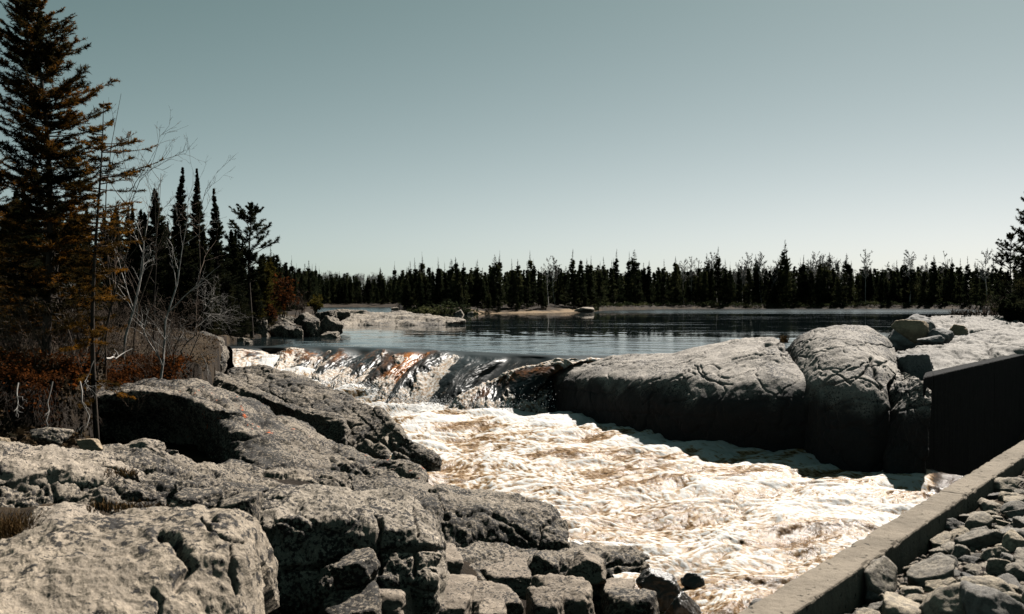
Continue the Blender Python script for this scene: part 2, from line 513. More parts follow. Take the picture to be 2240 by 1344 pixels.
# tongues of water separated by ragged gullies; they meander a little downstream
wob = fbm(np.stack([us.ravel() * 0.25, VV.ravel() * 1.3, np.zeros(us.size)], 1), 3, 5).reshape(us.shape)
q = np.stack([(us + 0.9 * wob).ravel(), VV.ravel() * 0.55, np.full(us.size, 3.1)], 1)
ton = noise(q * np.array([0.62, 1, 1]), 21) + 0.45 * noise(q * np.array([1.6, 1.3, 1]), 22)
ton = ton.reshape(us.shape)
fine = fbm(np.stack([us.ravel() * 5.5, VV.ravel() * 9, wob.ravel() * 2], 1), 4, 23).reshape(us.shape)
foamy = fbm(np.stack([us.ravel() * 2.0, VV.ravel() * 5.0, wob.ravel()], 1), 5, 29, gain=0.65).reshape(us.shape)
lines = 1 - np.abs(fbm(np.stack([us.ravel() * 1.5 + 2.2 * wob.ravel(), VV.ravel() * 0.9, wob.ravel() + 4], 1), 4, 31, gain=0.6)).reshape(us.shape) * 2.6
streak = fbm(np.stack([us.ravel() * 7 + 3 * wob.ravel(), VV.ravel() * 0.9, wob.ravel()], 1), 3, 33).reshape(us.shape)
G_ = lambda x, c, s: np.exp(-((x - c) / s) ** 2)
gate = sstep(0.10, 0.24, VV)
left = sstep(0.22, 0.06, UU)
ush = UU + 0.035 * wob + 0.012 * fine
vs_ = 0.20 + 0.66 * np.clip((1 - ush) / 0.29, 0, 1.6) ** 1.45
shelf = sstep(-0.02, 0.03, VV - vs_) * sstep(0.66, 0.70, ush)
band = np.exp(-((VV - vs_ - 0.03) / 0.075) ** 2) * sstep(0.66, 0.71, ush)
lob = np.zeros_like(UU)
for c_, s_ in ((0.055, 0.025), (0.125, 0.022), (0.195, 0.026), (0.275, 0.028), (0.355, 0.030), (0.43, 0.026), (0.495, 0.024), (0.560, 0.030), (0.685, 0.050)):
    lob = np.maximum(lob, G_(ush - 0.012 * foamy, c_, s_ * (1.30 - 0.60 * VV)))
gul = (1 - lob) * sstep(0.70, 0.66, ush)
foam = -0.30 + 0.60 * foamy + 0.25 * np.clip(lines, -1, 1) * sstep(0.2, 0.4, VV) + 0.85 * sstep(0.50, 0.95, VV)
foam += 0.62 * gul * sstep(0.16, 0.42, VV) + 0.35 * left + 0.30 * G_(VV, 0.22, 0.07) * sstep(0.36, 0.2, UU) * (0.5 + foamy * 2)
foam += 1.3 * band + 0.40 * G_(ush, 0.615, 0.022 + 0.03 * VV) * sstep(0.2, 0.3, VV)
foam -= 0.75 * G_(ush, 0.555, 0.035) * sstep(1.0, 0.8, VV)
foam -= 0.65 * sstep(0.64, 0.66, ush) * (1 - shelf) * sstep(1.05, 0.8, VV) * (1 - band)
foam += 0.25 * streak * sstep(0.64, 0.66, ush) * (1 - shelf)
foam -= 0.28 * shelf * (1 - band) * sstep(1.0, 0.85, VV)
foam = sstep(-0.06, 0.55, foam) * gate
brown = np.clip(0.55 * lob * sstep(0.60, 0.5, ush) * G_(VV, 0.40, 0.16) * (0.45 + 1.2 * foamy) + 1.5 * G_(ush, 0.495, 0.034) * sstep(0.22, 0.35, VV) * sstep(0.85, 0.6, VV) + 0.8 * G_(ush, 0.535, 0.018) * G_(VV, 0.3, 0.14) + 0.9 * G_(UU, 0.14, 0.02) * G_(VV, 0.35, 0.12)
                + 0.6 * shelf * G_(VV - vs_, 0.17, 0.07) * (0.5 + foamy) , 0, 1)
# the ledge under the water is uneven: parts of it jut out, parts are worn back, and the lip rises and dips
l1 = noise(np.stack([us.ravel() * 0.50 + 2.3, 0 * us.ravel(), 0 * us.ravel() + 7.7], 1), 51).reshape(us.shape)
l2 = noise(np.stack([us.ravel() * 1.15 + 0.6, 0 * us.ravel(), 0 * us.ravel() + 3.2], 1), 52).reshape(us.shape)
CS[..., 1] -= (2.0 * l1 + 0.7 * l2) * sstep(0.02, 0.28, VV) * sstep(1.0, 0.60, VV) * sstep(1.0, 0.9, UU)
CS[..., 2] += (0.22 * l1 + 0.26 * l2) * np.exp(-((VV - 0.26) / 0.14) ** 2) * sstep(0.0, 0.06, VV) * sstep(1.0, 0.9, UU) * sstep(0.74, 0.62, UU)
gu = np.gradient(CS, axis=1); gv = np.gradient(CS, axis=0)
nn = np.cross(gu, gv); nn /= np.linalg.norm(nn, axis=2, keepdims=True) + 1e-9
nn *= np.sign(nn[..., 2:3] + 1e-9)
disp = gate * (0.07 * ton * (1 - 0.6 * shelf) + 0.20 * (lob - 0.5) * sstep(0.15, 0.5, VV) * (1 - shelf) + foam * (0.012 * fine + 0.05 * (0.4 + foamy)) + 0.24 * shelf * sstep(0.985, 0.90, UU) * (1 + 0.3 * foamy) - 0.16 * G_(ush, 0.69, 0.03) + 0.15 * G_(ush, 0.555, 0.04))
CS = CS + nn * disp[..., None]
def cascade_mat():
    t = NT('falling_water')
    P = t.pos()
    fo, br = t.attr('foam'), t.attr('brown')
    n1 = t.noise(P, 9, 6, 0.7); n2 = t.noise(P, 30, 4, 0.7)
    cx = t.n('ShaderNodeCombineXYZ'); t.l(t.attr('across'), cx.inputs[0]); t.l(t.attr('down'), cx.inputs[1])
    s1 = t.noise(t.scaled(cx.outputs[0], (3.2, 0.9, 1)), 1.0, 7, 0.7, 0.5)       # long threads drawn out along the flow
    s2 = t.noise(t.scaled(cx.outputs[0], (11, 1.6, 1)), 1.0, 5, 0.7, 0.3)
    k = t.math('ADD', t.math('MULTIPLY', s1, 0.65), t.math('MULTIPLY', s2, 0.35))
    f = t.gray(t.math('ADD', t.math('ADD', fo, t.math('MULTIPLY', t.math('SUBTRACT', n1, 0.5), 0.45)), t.math('MULTIPLY', t.math('SUBTRACT', k, 0.5), 2.2)), 0.20, 0.95)
    thread = t.math('MULTIPLY', t.gray(s2, 0.57, 0.68), t.gray(t.attr('down'), 0.9, 1.8, 0, 0.32))
    f = t.math('MAXIMUM', f, thread)
    body = t.mix(br, (0.005, 0.008, 0.009), t.mix(t.gray(s1, 0.35, 0.6), (0.05, 0.016, 0.003), (0.30, 0.10, 0.012)))
    tint = t.mix(t.gray(n1, 0.38, 0.6), (0.25, 0.155, 0.08), (0.46, 0.44, 0.41))
    base = t.mix(f, body, tint)
    h = t.math('ADD', t.math('MULTIPLY', n1, f), t.math('ADD', t.math('MULTIPLY', n2, t.math('MULTIPLY', f, 0.4)), t.math('MULTIPLY', s2, 0.5)))
    return t.set(base=base, rough=t.math('MULTIPLY_ADD', f, 0.32, 0.42), spec=0.35, ior=1.33, normal=t.bump(h, 0.25, 0.03))
M_casc = cascade_mat()
casc = mesh_obj('waterfall', CS.reshape(-1, 3), grid_faces(NVc, NU, True), M_casc, attrs={'foam': foam.ravel(), 'brown': brown.ravel(), 'across': (us + 0.5 * wob).ravel(), 'down': VV.ravel() * 5})
tag(casc, 'low waterfall of dark and white water pouring over the rock lip of the lake', 'waterfall', kind='structure')

# ------------------------------------------------------------------ rapids below
def rap_plane(d):
    return -2.857 + 0.0381 * d
RCP = [at(*p) for p in [(500,775,39),(560,778,38),(620,805,36),(690,830,34.5),(770,838,33.8),(830,850,33.3),(880,872,32.4),(960,884,31.9),(1100,888,31.7),(1210,890,31.7),
       (560,800,36.4),(640,825,34.6),(700,850,33.2),(790,880,31.8),(850,910,30.2)]]
RCPw = np.array(RCP)
NR, NC = 760, 820
dv = np.linspace(1 / 39.5, 1 / 11.3, NR)
dd = 1.0 / dv
left_b = np.interp(dd, [11.3, 13, 14.7, 16.2, 18, 20.8, 24, 30, 33, 36, 39.5], [1300, 1380, 1330, 1130, 980, 830, 860, 740, 590, 535, 555])
right_b = np.interp(dd, [11.3, 12.8, 16, 20.8, 21.5, 23.3, 25.5, 29.3, 31.7, 33, 39.5], [2100, 2240, 2300, 2330, 2160, 1900, 1640, 1380, 1280, 1260, 1240])
sx = np.linspace(0, 1, NC)
PX = left_b[:, None] * (1 - sx) + right_b[:, None] * sx
YR = np.repeat(dd[:, None], NC, 1)
XR = (PX - 1120) / F * YR
zb = rap_plane(YR)
# foam heaped up at the foot of the cascade
w = np.full(XR.shape, 0.02); zz = 0.02 * zb
for c in RCPw:
    k = 1.0 / ((XR - c[0]) ** 2 + (YR - c[1]) ** 2 + 0.12) ** 2
    w += k; zz += k * (c[2] - 0.05)
blend = sstep(28.5, 31.5, YR)
ZR = zb * (1 - blend) + (zz / w) * blend
p = np.stack([XR.ravel(), YR.ravel(), np.zeros(XR.size)], 1)
wp = p + 0.35 * np.stack([noise(p * 0.8, 41), noise(p * 0.8, 42), 0 * p[:, 0]], 1)
rot = np.array([[math.cos(0.35), math.sin(0.35), 0], [-math.sin(0.35), math.cos(0.35), 0], [0, 0, 1]])
wr = wp @ rot.T
big = fbm(wr * np.array([0.42, 0.75, 1]), 3, 43)
bil = 0.5 - np.sqrt(fbm(wr * np.array([0.9, 1.5, 1]) + 5, 3, 44) ** 2 + 0.03)
med = 0.5 - np.sqrt(fbm(wr * np.array([2.4, 3.4, 1]) + 9, 3, 45) ** 2 + 0.03)
fin = fbm(wp * np.array([7, 9, 1]), 4, 46, gain=0.62)
chop = 0.23 * big + 0.12 * (bil - 0.3) + 0.035 * (med - 0.3) + 0.013 * fin
ZR = ZR + chop.reshape(XR.shape)
patch = fbm(wr * np.array([0.30, 0.85, 1]) + 3, 4, 47, gain=0.6)
fo = 0.60 + 0.55 * (bil - 0.30) + 0.35 * (med - 0.3) + 0.30 * big + 0.75 * fin - 1.25 * np.clip(patch + 0.06, 0, 1)
fo = fo.reshape(XR.shape)
fo += 0.45 * sstep(26, 31, YR) + 0.35 * sstep(0.45, 0.95, np.repeat(sx[None], NR, 0)) * sstep(14, 17, YR)
ub = np.repeat(sx[None], NR, 0)
edge = sstep(0.9, 0.25, (right_b[:, None] - PX) / F * YR) * sstep(20.8, 21.5, YR) * sstep(31.0, 29.0, YR)
fo -= 0.6 * sstep(14.5, 12.6, YR) * (0.6 + patch.reshape(XR.shape))
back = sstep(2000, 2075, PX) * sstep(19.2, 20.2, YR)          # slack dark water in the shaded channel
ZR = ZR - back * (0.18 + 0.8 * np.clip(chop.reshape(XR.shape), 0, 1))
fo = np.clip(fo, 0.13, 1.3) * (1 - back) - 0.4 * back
SSS = {'Subsurface Weight': 0.7, 'Subsurface Radius': (1.0, 0.85, 0.7), 'Subsurface Scale': 0.07}
def rapids_mat():
    t = NT('rapids_foam')
    P = t.pos()
    fo = t.attr('foam')
    n1 = t.noise(t.scaled(P, (1, 1.5, 1)), 8, 7, 0.75); n2 = t.noise(P, 42, 4, 0.7)
    f = t.math('ADD', fo, t.math('MULTIPLY', t.math('SUBTRACT', n1, 0.5), 1.15))
    base = t.ramp(f, [(0.0, (0.03, 0.014, 0.005)), (0.14, (0.15, 0.085, 0.036)), (0.30, (0.25, 0.165, 0.088)), (0.44, (0.33, 0.265, 0.195)), (0.62, (0.435, 0.425, 0.41))])
    h = t.math('ADD', n1, t.math('MULTIPLY', n2, 0.45))
    return t.set(base=base, rough=t.gray(f, 0.1, 0.5, 0.25, 0.75), spec=0.3, **SSS, ior=1.33, normal=t.bump(h, 0.45, 0.03))
M_rap = rapids_mat()
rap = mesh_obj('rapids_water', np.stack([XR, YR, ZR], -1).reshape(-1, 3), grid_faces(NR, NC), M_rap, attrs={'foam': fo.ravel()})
tag(rap, kind='structure')
def rap_z(x, y):
    i = np.clip(np.searchsorted(dv, 1.0 / y), 0, NR - 1)
    j = np.clip(int((((x / y) * F + 1120) - left_b[i]) / (right_b[i] - left_b[i]) * (NC - 1)), 0, NC - 1)
    return float(ZR[i, j])
# ------------------------------------------------------------------ bedrock: each mass is lofted from real 3-D profile rows, closed, then weathered
def slab(name, rows, mat, label, cat='rock', seed=0, res=(170, 130), rnd=(2.5, 2.5), back=(1.2, 0.8), drop=0.6, amp=0.06, L=0.9, ledge=0.0, ledge_h=0.28,
         crack=0.0, crack_s=0.7, cuts=(), group=None, capw=0.5, dip=(0.25, 0.1)):
    nu, nv = res
    RW = [resample([at(*p) for p in r], nu) for r in rows]
    crest, base = RW[0], RW[-1]
    bd, bh = back
    RW = [crest + np.array([0.10 * bd, bd, -bh - 0.4]), crest + np.array([0.05 * bd, bd, -bh]), crest + np.array([0, 0.45 * bd, -0.18 * bh])] + RW + [base + np.array([0, 0.12, -drop])]
    A = np.stack(RW)
    s = np.concatenate([[0], np.cumsum(np.linalg.norm(np.diff(A, axis=0), axis=2).mean(1))]); s /= s[-1]
    v = np.linspace(0, 1, nv)
    idx = np.clip(np.searchsorted(s, v, side='right') - 1, 0, len(s) - 2)
    f = ((v - s[idx]) / (s[idx + 1] - s[idx]))[:, None, None]
    G = A[idx] * (1 - f) + A[idx + 1] * f
    # end caps: the section shrinks to its own middle
    ncap = 14
    def cap(col):
        cen = col.mean(0); cen[1] += 0.25 * bd
        t = np.linspace(0, 1, ncap + 1)[1:, None, None]
        return np.moveaxis(col[None] * (1 - t) + cen[None, None] * t, 0, 1)
    lc, rc = cap(G[:, 0]), cap(G[:, -1])
    G = np.concatenate([lc[:, ::-1], G, rc], 1)
    G = gauss1(gauss1(G, rnd[1], 0), rnd[0], 1)
    nr, nc = G.shape[:2]
    def normals(G):
        n = np.cross(np.gradient(G, axis=1), np.gradient(G, axis=0))
        return -n / (np.linalg.norm(n, axis=2, keepdims=True) + 1e-9)
    N = normals(G)
    if (N[nv // 3:, nc // 2, 2].mean()) < 0: N = -N
    P = G.reshape(-1, 3)
    d = amp * 1.6 * fbm(P / L, 4, seed + 1) + amp * 0.55 * (0.35 - np.abs(noise(P / (L * 0.42), seed + 5))) + amp * 0.3 * fbm(P / (L * 0.16), 4, seed + 9, gain=0.6)
    if ledge:
        bed = P[:, 2] + dip[0] * P[:, 0] + dip[1] * P[:, 1] + 0.16 * fbm(P / 1.3, 3, seed + 20)
        ph = bed / ledge_h; fr = ph - np.floor(ph)
        d += ledge * (sstep(0.0, 0.16, fr) * (1 - 0.6 * fr) - 0.5)
    if crack:
        Q = P @ np.array([[0.87, 0.5, 0], [-0.42, 0.72, 0.55], [0.27, -0.48, 0.83]]).T
        Q = Q * np.array([0.8, 1.0, 1.6]) * crack_s + 0.25 * np.stack([fbm(P * 1.1, 3, seed + 30), fbm(P * 1.1, 3, seed + 31), fbm(P * 1.1, 3, seed + 32)], 1)
        f1, f2 = voronoi(Q, seed + 40)
        d -= crack * np.exp(-((f2 - f1) / 0.035) ** 2) * (0.5 + 0.5 * sstep(-0.3, 0.2, noise(P * 0.6, seed + 50)))
        h = np.sin(np.floor(f1 * 0 + voronoi(Q, seed + 40)[0] * 0)) * 0
    if cuts:
        ix = P[:, 0] / P[:, 1] * F + 1120; iy = HOR - (P[:, 2] - CAMZ) / P[:, 1] * F
        jit = 1.0
        wx = ix + 5 * fbm(P * 2.2, 3, seed + 60); wy = iy + 5 * fbm(P * 2.2, 3, seed + 61)
        for poly, w, dep in cuts:
            poly = np.array(poly, float)
            best = np.full(len(P), 1e9)
            for a, b in zip(poly[:-1], poly[1:]):
                ab = b - a
                tq = np.clip(((wx - a[0]) * ab[0] + (wy - a[1]) * ab[1]) / (ab @ ab), 0, 1)
                best = np.minimum(best, np.hypot(wx - a[0] - tq * ab[0], wy - a[1] - tq * ab[1]))
            d -= dep * np.exp(-(best / w) ** 2)
    G = (P + N.reshape(-1, 3) * d[:, None]).reshape(G.shape)
    V = G.reshape(-1, 3)
    fl = grid_faces(nr, nc, True)
    n0 = N.reshape(-1, 3)
    loc = np.array([V[:, 0].mean(), V[:, 1].mean(), V[:, 2].min()])
    # close the underside
    V = np.concatenate([V, [[loc[0], loc[1], loc[2]]]])
    c = len(V) - 1
    ring = np.concatenate([np.arange(nc), (np.arange(1, nr) * nc + nc - 1), ((nr - 1) * nc + np.arange(nc - 2, -1, -1)), (np.arange(nr - 2, 0, -1) * nc)])
    tri = np.stack([ring, np.roll(ring, -1), np.full(len(ring), c)], 1)
    o = mesh_obj(name, V, [fl, tri], mat, loc=loc)
    return tag(o, label, cat, group)

# ---- right bank whalebacks
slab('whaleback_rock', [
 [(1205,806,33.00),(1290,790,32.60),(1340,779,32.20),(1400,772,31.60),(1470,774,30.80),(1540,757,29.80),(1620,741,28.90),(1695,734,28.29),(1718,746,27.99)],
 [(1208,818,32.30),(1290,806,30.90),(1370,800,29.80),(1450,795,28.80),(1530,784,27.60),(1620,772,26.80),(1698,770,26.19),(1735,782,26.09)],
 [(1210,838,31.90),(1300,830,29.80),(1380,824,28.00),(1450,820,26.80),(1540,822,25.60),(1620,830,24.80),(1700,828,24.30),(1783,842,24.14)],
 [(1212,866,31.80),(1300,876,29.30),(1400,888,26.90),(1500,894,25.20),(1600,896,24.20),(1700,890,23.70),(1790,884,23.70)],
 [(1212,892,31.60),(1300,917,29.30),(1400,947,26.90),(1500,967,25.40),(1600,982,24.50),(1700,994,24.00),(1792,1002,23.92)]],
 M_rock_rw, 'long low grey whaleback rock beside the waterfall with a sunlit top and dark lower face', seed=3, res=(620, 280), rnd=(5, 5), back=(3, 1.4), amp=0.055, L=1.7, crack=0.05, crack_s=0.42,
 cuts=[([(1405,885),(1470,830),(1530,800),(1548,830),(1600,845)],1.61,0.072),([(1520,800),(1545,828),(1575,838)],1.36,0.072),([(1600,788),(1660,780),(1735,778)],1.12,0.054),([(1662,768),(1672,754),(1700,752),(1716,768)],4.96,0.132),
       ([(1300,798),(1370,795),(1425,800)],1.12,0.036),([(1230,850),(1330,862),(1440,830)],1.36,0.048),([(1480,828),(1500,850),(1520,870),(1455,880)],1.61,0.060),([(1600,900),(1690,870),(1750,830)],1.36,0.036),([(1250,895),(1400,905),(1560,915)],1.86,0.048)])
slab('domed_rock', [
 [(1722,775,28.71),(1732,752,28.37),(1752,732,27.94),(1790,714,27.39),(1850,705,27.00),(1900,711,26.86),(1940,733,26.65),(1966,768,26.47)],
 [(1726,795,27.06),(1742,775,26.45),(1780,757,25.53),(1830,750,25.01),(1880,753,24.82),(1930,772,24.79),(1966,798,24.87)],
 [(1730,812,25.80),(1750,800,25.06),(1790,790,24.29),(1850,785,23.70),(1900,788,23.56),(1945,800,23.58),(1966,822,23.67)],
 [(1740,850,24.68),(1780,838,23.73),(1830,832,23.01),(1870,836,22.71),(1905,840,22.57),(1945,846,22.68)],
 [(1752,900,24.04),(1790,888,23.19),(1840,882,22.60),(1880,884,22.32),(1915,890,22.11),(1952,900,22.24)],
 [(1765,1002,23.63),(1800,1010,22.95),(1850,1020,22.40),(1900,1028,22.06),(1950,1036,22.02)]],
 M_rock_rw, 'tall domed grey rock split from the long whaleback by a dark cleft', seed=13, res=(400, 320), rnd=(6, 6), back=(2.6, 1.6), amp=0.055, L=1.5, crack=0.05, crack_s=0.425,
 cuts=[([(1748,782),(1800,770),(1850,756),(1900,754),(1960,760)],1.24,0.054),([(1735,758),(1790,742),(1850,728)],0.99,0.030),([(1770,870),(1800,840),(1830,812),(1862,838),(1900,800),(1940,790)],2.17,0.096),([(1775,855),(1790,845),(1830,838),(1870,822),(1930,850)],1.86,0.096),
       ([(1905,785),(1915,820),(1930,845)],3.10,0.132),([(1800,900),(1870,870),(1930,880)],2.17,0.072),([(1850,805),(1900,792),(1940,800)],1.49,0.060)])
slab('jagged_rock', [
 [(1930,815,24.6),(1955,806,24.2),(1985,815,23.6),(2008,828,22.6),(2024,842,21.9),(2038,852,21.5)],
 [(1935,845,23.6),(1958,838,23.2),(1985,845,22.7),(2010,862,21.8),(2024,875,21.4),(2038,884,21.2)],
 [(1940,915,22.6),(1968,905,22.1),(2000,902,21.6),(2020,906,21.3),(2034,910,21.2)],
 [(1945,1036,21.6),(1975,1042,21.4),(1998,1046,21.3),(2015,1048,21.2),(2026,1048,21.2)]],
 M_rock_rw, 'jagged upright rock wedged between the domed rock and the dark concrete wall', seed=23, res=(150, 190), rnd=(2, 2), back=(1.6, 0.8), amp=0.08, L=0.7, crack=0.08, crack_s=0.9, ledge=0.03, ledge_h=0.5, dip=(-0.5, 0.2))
# ---- rock platform behind, on the right
slab('flat_rock', [
 [(1945,782,30.5),(1990,764,32),(2050,752,33),(2120,746,34),(2180,751,34.5),(2300,748,35.5)],
 [(1950,795,28),(1992,800,27.6),(2040,797,28),(2110,780,29.5),(2180,770,31),(2300,762,33)],
 [(1955,812,26.6),(1998,824,25.8),(2040,818,26.6),(2120,800,28.4),(2190,790,30.4),(2300,776,33)]],
 M_rock_r, 'pale flat rock shelf lying behind the dark concrete wall', seed=33, res=(260, 130), rnd=(3, 3), back=(2, 1.0), drop=1.6, amp=0.10, L=1.2, crack=0.05, crack_s=0.5, ledge=0.05, ledge_h=0.3,
 cuts=[([(2020,765),(2080,762),(2160,780)],3,0.07),([(2160,752),(2175,790)],4,0.12),([(1990,790),(2060,788),(2110,775)],3,0.06)])
slab('upper_shelf_rock', [
 [(2070,738,38),(2110,728,38.5),(2160,722,39),(2210,722,39.5),(2300,722,40)],
 [(2072,748,36),(2120,742,36),(2170,740,36.5),(2230,740,37),(2300,736,38)],
 [(2072,756,34.5),(2130,755,34.5),(2190,756,35),(2240,755,35.5),(2300,750,36)]],
 M_rock_r, 'middle pale rock shelf behind the flat shelf, shaded along its front', seed=43, res=(180, 90), rnd=(2.5, 2.5), back=(2, 1.0), drop=1.0, amp=0.10, L=1.0, crack=0.04, crack_s=0.6, ledge=0.05)
slab('back_shelf_rock', [
 [(2030,700,46),(2070,692,47),(2110,686,48),(2150,684,48.5),(2185,688,48),(2205,700,47),(2260,706,46)],
 [(2040,712,43),(2080,708,43),(2120,705,43),(2160,706,43.5),(2200,712,43),(2260,714,43)],
 [(2050,728,40.5),(2100,726,40.5),(2150,722,41),(2200,720,41.5),(2260,722,41.5)]],
 M_rock_r, 'farthest pale rock shelf on the right bank beneath the dark shrubs', seed=53, res=(200, 90), rnd=(2.5, 2.5), back=(3, 1.0), drop=1.0, amp=0.12, L=1.2, crack=0.05, crack_s=0.5, ledge=0.06)

# ---- left bank, far to near
slab('sloping_rock', [
 [(495,806,36.5),(506,808,36),(540,800,35.5),(567,802,35),(594,808,34.5),(640,812,34),(690,832,33.2),(747,858,31),(800,881,28.6),(836,900,26.6),(862,925,25.0),(888,953,23.6),(915,975,22.7),(954,996,22.0)],
 [(495,818,35),(530,818,34.2),(580,826,33.2),(640,838,32),(700,860,30.6),(750,885,28.8),(800,910,27),(835,935,25.4),(860,958,24.2),(888,975,23.2),(915,988,22.4),(954,1000,21.9)],
 [(495,832,33.6),(540,840,32.4),(600,860,30.8),(660,882,29.4),(710,905,28),(760,935,26.4),(800,955,25.2),(840,978,23.8),(880,995,22.6),(952,1006,21.8)],
 [(495,850,33),(560,872,31.4),(640,905,29.2),(700,930,27.6),(760,980,25.0),(800,990,24.4),(850,1006,23.0),(900,1015,22.2),(950,1014,21.7)]],
 M_rock, 'long speckled rock sloping down to the white water, farthest of the left bank slabs', seed=63, res=(360, 170), rnd=(3, 3), back=(1.6, 1.2), amp=0.07, L=0.8, crack=0.08, crack_s=0.6, ledge=0.05, ledge_h=0.4, dip=(0.55, 0.1),
 cuts=[([(765,975),(800,955),(853,975),(905,1000)],4,0.14),([(850,955),(855,1000)],4,0.18),([(560,815),(620,850),(655,860)],4,0.06)])
slab('slanting_ledge', [
 [(400,782,34.5),(420,787,34),(470,812,32.4),(545,842,30.2),(590,862,29),(630,884,27.6),(713,901,26.2),(752,911,25.6)],
 [(402,792,33.6),(470,826,31.4),(545,856,29.2),(600,880,27.6),(640,895,26.8),(713,912,25.6),(755,920,25.2)],
 [(405,806,33.0),(470,845,30.9),(555,885,28.6),(620,905,27.2),(680,925,26.0),(720,940,25.3),(757,950,24.9)],
 [(410,830,32.6),(500,868,30.2),(570,896,28.2),(650,928,26.4),(710,955,25.2),(758,974,24.6)]],
 M_rock, 'slanting rock ledge with a dark undercut front and a square sunlit end', seed=73, res=(300, 110), rnd=(2, 1.6), back=(1.0, 0.6), amp=0.05, L=0.6, crack=0.05, crack_s=0.7)
slab('hollow_rock', [
 [(175,868,22.5),(215,852,23.5),(252,843,24),(327,833,24.6),(378,828,25),(440,834,25),(504,858,24.6),(560,882,24.2),(590,905,23.8),(646,923,23.4),(713,964,22.6),(776,994,21.8),(830,1006,21.4),(880,1010,20.4),(914,1026,19.7),(930,1044,19.3)],
 [(178,880,22.0),(230,866,22.2),(290,856,22.4),(350,856,22.6),(410,872,22.0),(455,892,21.0),(490,896,20.2),(550,912,20.6),(600,930,21),(650,955,20.8),(710,985,20.6),(776,1010,20.4),(840,1022,19.9),(890,1032,19.4),(928,1050,19.1)],
 [(180,900,22.3),(235,890,22.5),(300,882,22.7),(360,884,22.9),(415,904,22.3),(462,922,20.8),(490,930,19.6),(530,945,19.2),(585,960,19.4),(640,982,19.6),(700,1002,19.6),(770,1022,19.6),(840,1036,19.3),(924,1054,18.9)],
 [(185,925,22.9),(240,922,23.0),(300,930,23.2),(360,940,23.3),(420,960,22.6),(475,985,20.2),(500,995,18.8),(545,1005,18.2),(600,1010,18.4),(660,1018,18.8),(720,1028,19.2),(780,1038,19.4),(850,1048,19.0),(924,1060,18.8)],
 [(190,980,22.9),(250,985,23),(320,1000,23.2),(380,1010,23.2),(440,1022,22.2),(485,1030,19.6),(510,1032,18.5),(560,1035,17.9),(640,1040,18.2),(720,1046,18.8),(790,1052,19),(860,1060,18.9),(925,1066,18.7)]],
 M_rock_o, 'broad humped rock with orange lichen spots and a deep dark hollow under its left side', seed=83, res=(420, 240), rnd=(3, 3), back=(2.2, 1.3), amp=0.08, L=0.9, crack=0.06, crack_s=0.55, ledge=0.03, ledge_h=0.35,
 cuts=[([(440,860),(500,895),(560,905),(600,915)],3.5,0.12),([(575,895),(580,955)],3,0.08),([(500,960),(580,955),(680,985),(800,1030)],4,0.14),([(600,905),(660,950),(720,1000),(760,1035)],4,0.10),([(640,935),(760,1000),(900,1042)],4,0.12),([(370,845),(470,885)],3,0.06),([(505,868),(620,925),(720,985),(880,1028)],2.2,0.10),([(530,925),(640,965),(760,1020)],2.0,0.08)])
slab('layered_rock', [
 [(465,1014,17.8),(500,1012,18),(545,1027,18),(590,1024,18.2),(650,1022,18.3),(713,1031,18.2),(770,1044,17.8)],
 [(468,1026,17.3),(545,1036,17.4),(620,1033,17.6),(700,1039,17.6),(768,1051,17.5)],
 [(472,1062,17.0),(545,1066,17.1),(650,1068,17.3),(766,1070,17.3)]],
 M_rock, 'thin layered rock strip below the humped rock near the bank centre', seed=93, res=(200, 90), rnd=(2, 2), back=(1.0, 0.6), amp=0.06, L=0.5, crack=0.08, crack_s=0.9, ledge=0.06, ledge_h=0.22)
slab('long_speckled_rock', [
 [(170,1004,14.4),(190,992,14.6),(235,980,14.9),(294,983,15.0),(378,1000,15.2),(440,1015,15.4),(504,1032,15.6),(560,1044,15.7),(606,1056,15.6)],
 [(173,1010,14.0),(230,992,14.2),(294,995,14.35),(378,1012,14.6),(440,1026,14.8),(520,1042,15.0),(607,1060,15.1)],
 [(176,1022,13.75),(235,1012,13.9),(300,1016,14.05),(380,1030,14.3),(440,1042,14.5),(520,1055,14.7),(608,1070,14.8)],
 [(180,1046,13.7),(285,1054,13.85),(380,1064,14.1),(440,1070,14.3),(520,1078,14.5),(608,1084,14.6)]],
 M_rock, 'long low black-speckled rock sloping right in front of the dark hollow', seed=103, res=(300, 110), rnd=(2.5, 2.5), back=(0.9, 0.6), amp=0.06, L=0.4, crack=0.07, crack_s=1.1, ledge=0.04, ledge_h=0.2, dip=(0.3, 0))
slab('terraced_rock', [
 [(-460,980,12.5),(0,975,12.9),(63,977,13.1),(120,981,13.3),(168,988,13.4),(205,998,13.3),(270,1030,12.8),(292,1044,12.5)],
 [(-460,996,12.1),(0,993,12.3),(63,996,12.5),(120,998,12.7),(168,1004,12.8),(220,1018,12.8),(290,1048,12.7)],
 [(-460,1020,11.7),(0,1018,11.8),(60,1020,12.0),(120,1024,12.1),(180,1028,12.3),(240,1038,12.4),(290,1052,12.5)],
 [(-460,1064,11.5),(0,1062,11.6),(60,1056,11.8),(120,1052,12.0),(200,1052,12.1),(290,1060,12.4)]],
 M_rock_pale, 'pale terraced rock at the left edge, stepped above the broad foreground slab', seed=113, res=(400, 130), rnd=(2, 2), back=(0.9, 0.6), amp=0.06, L=0.5, crack=0.06, crack_s=0.8, ledge=0.06, ledge_h=0.18, dip=(0.1, -0.1))
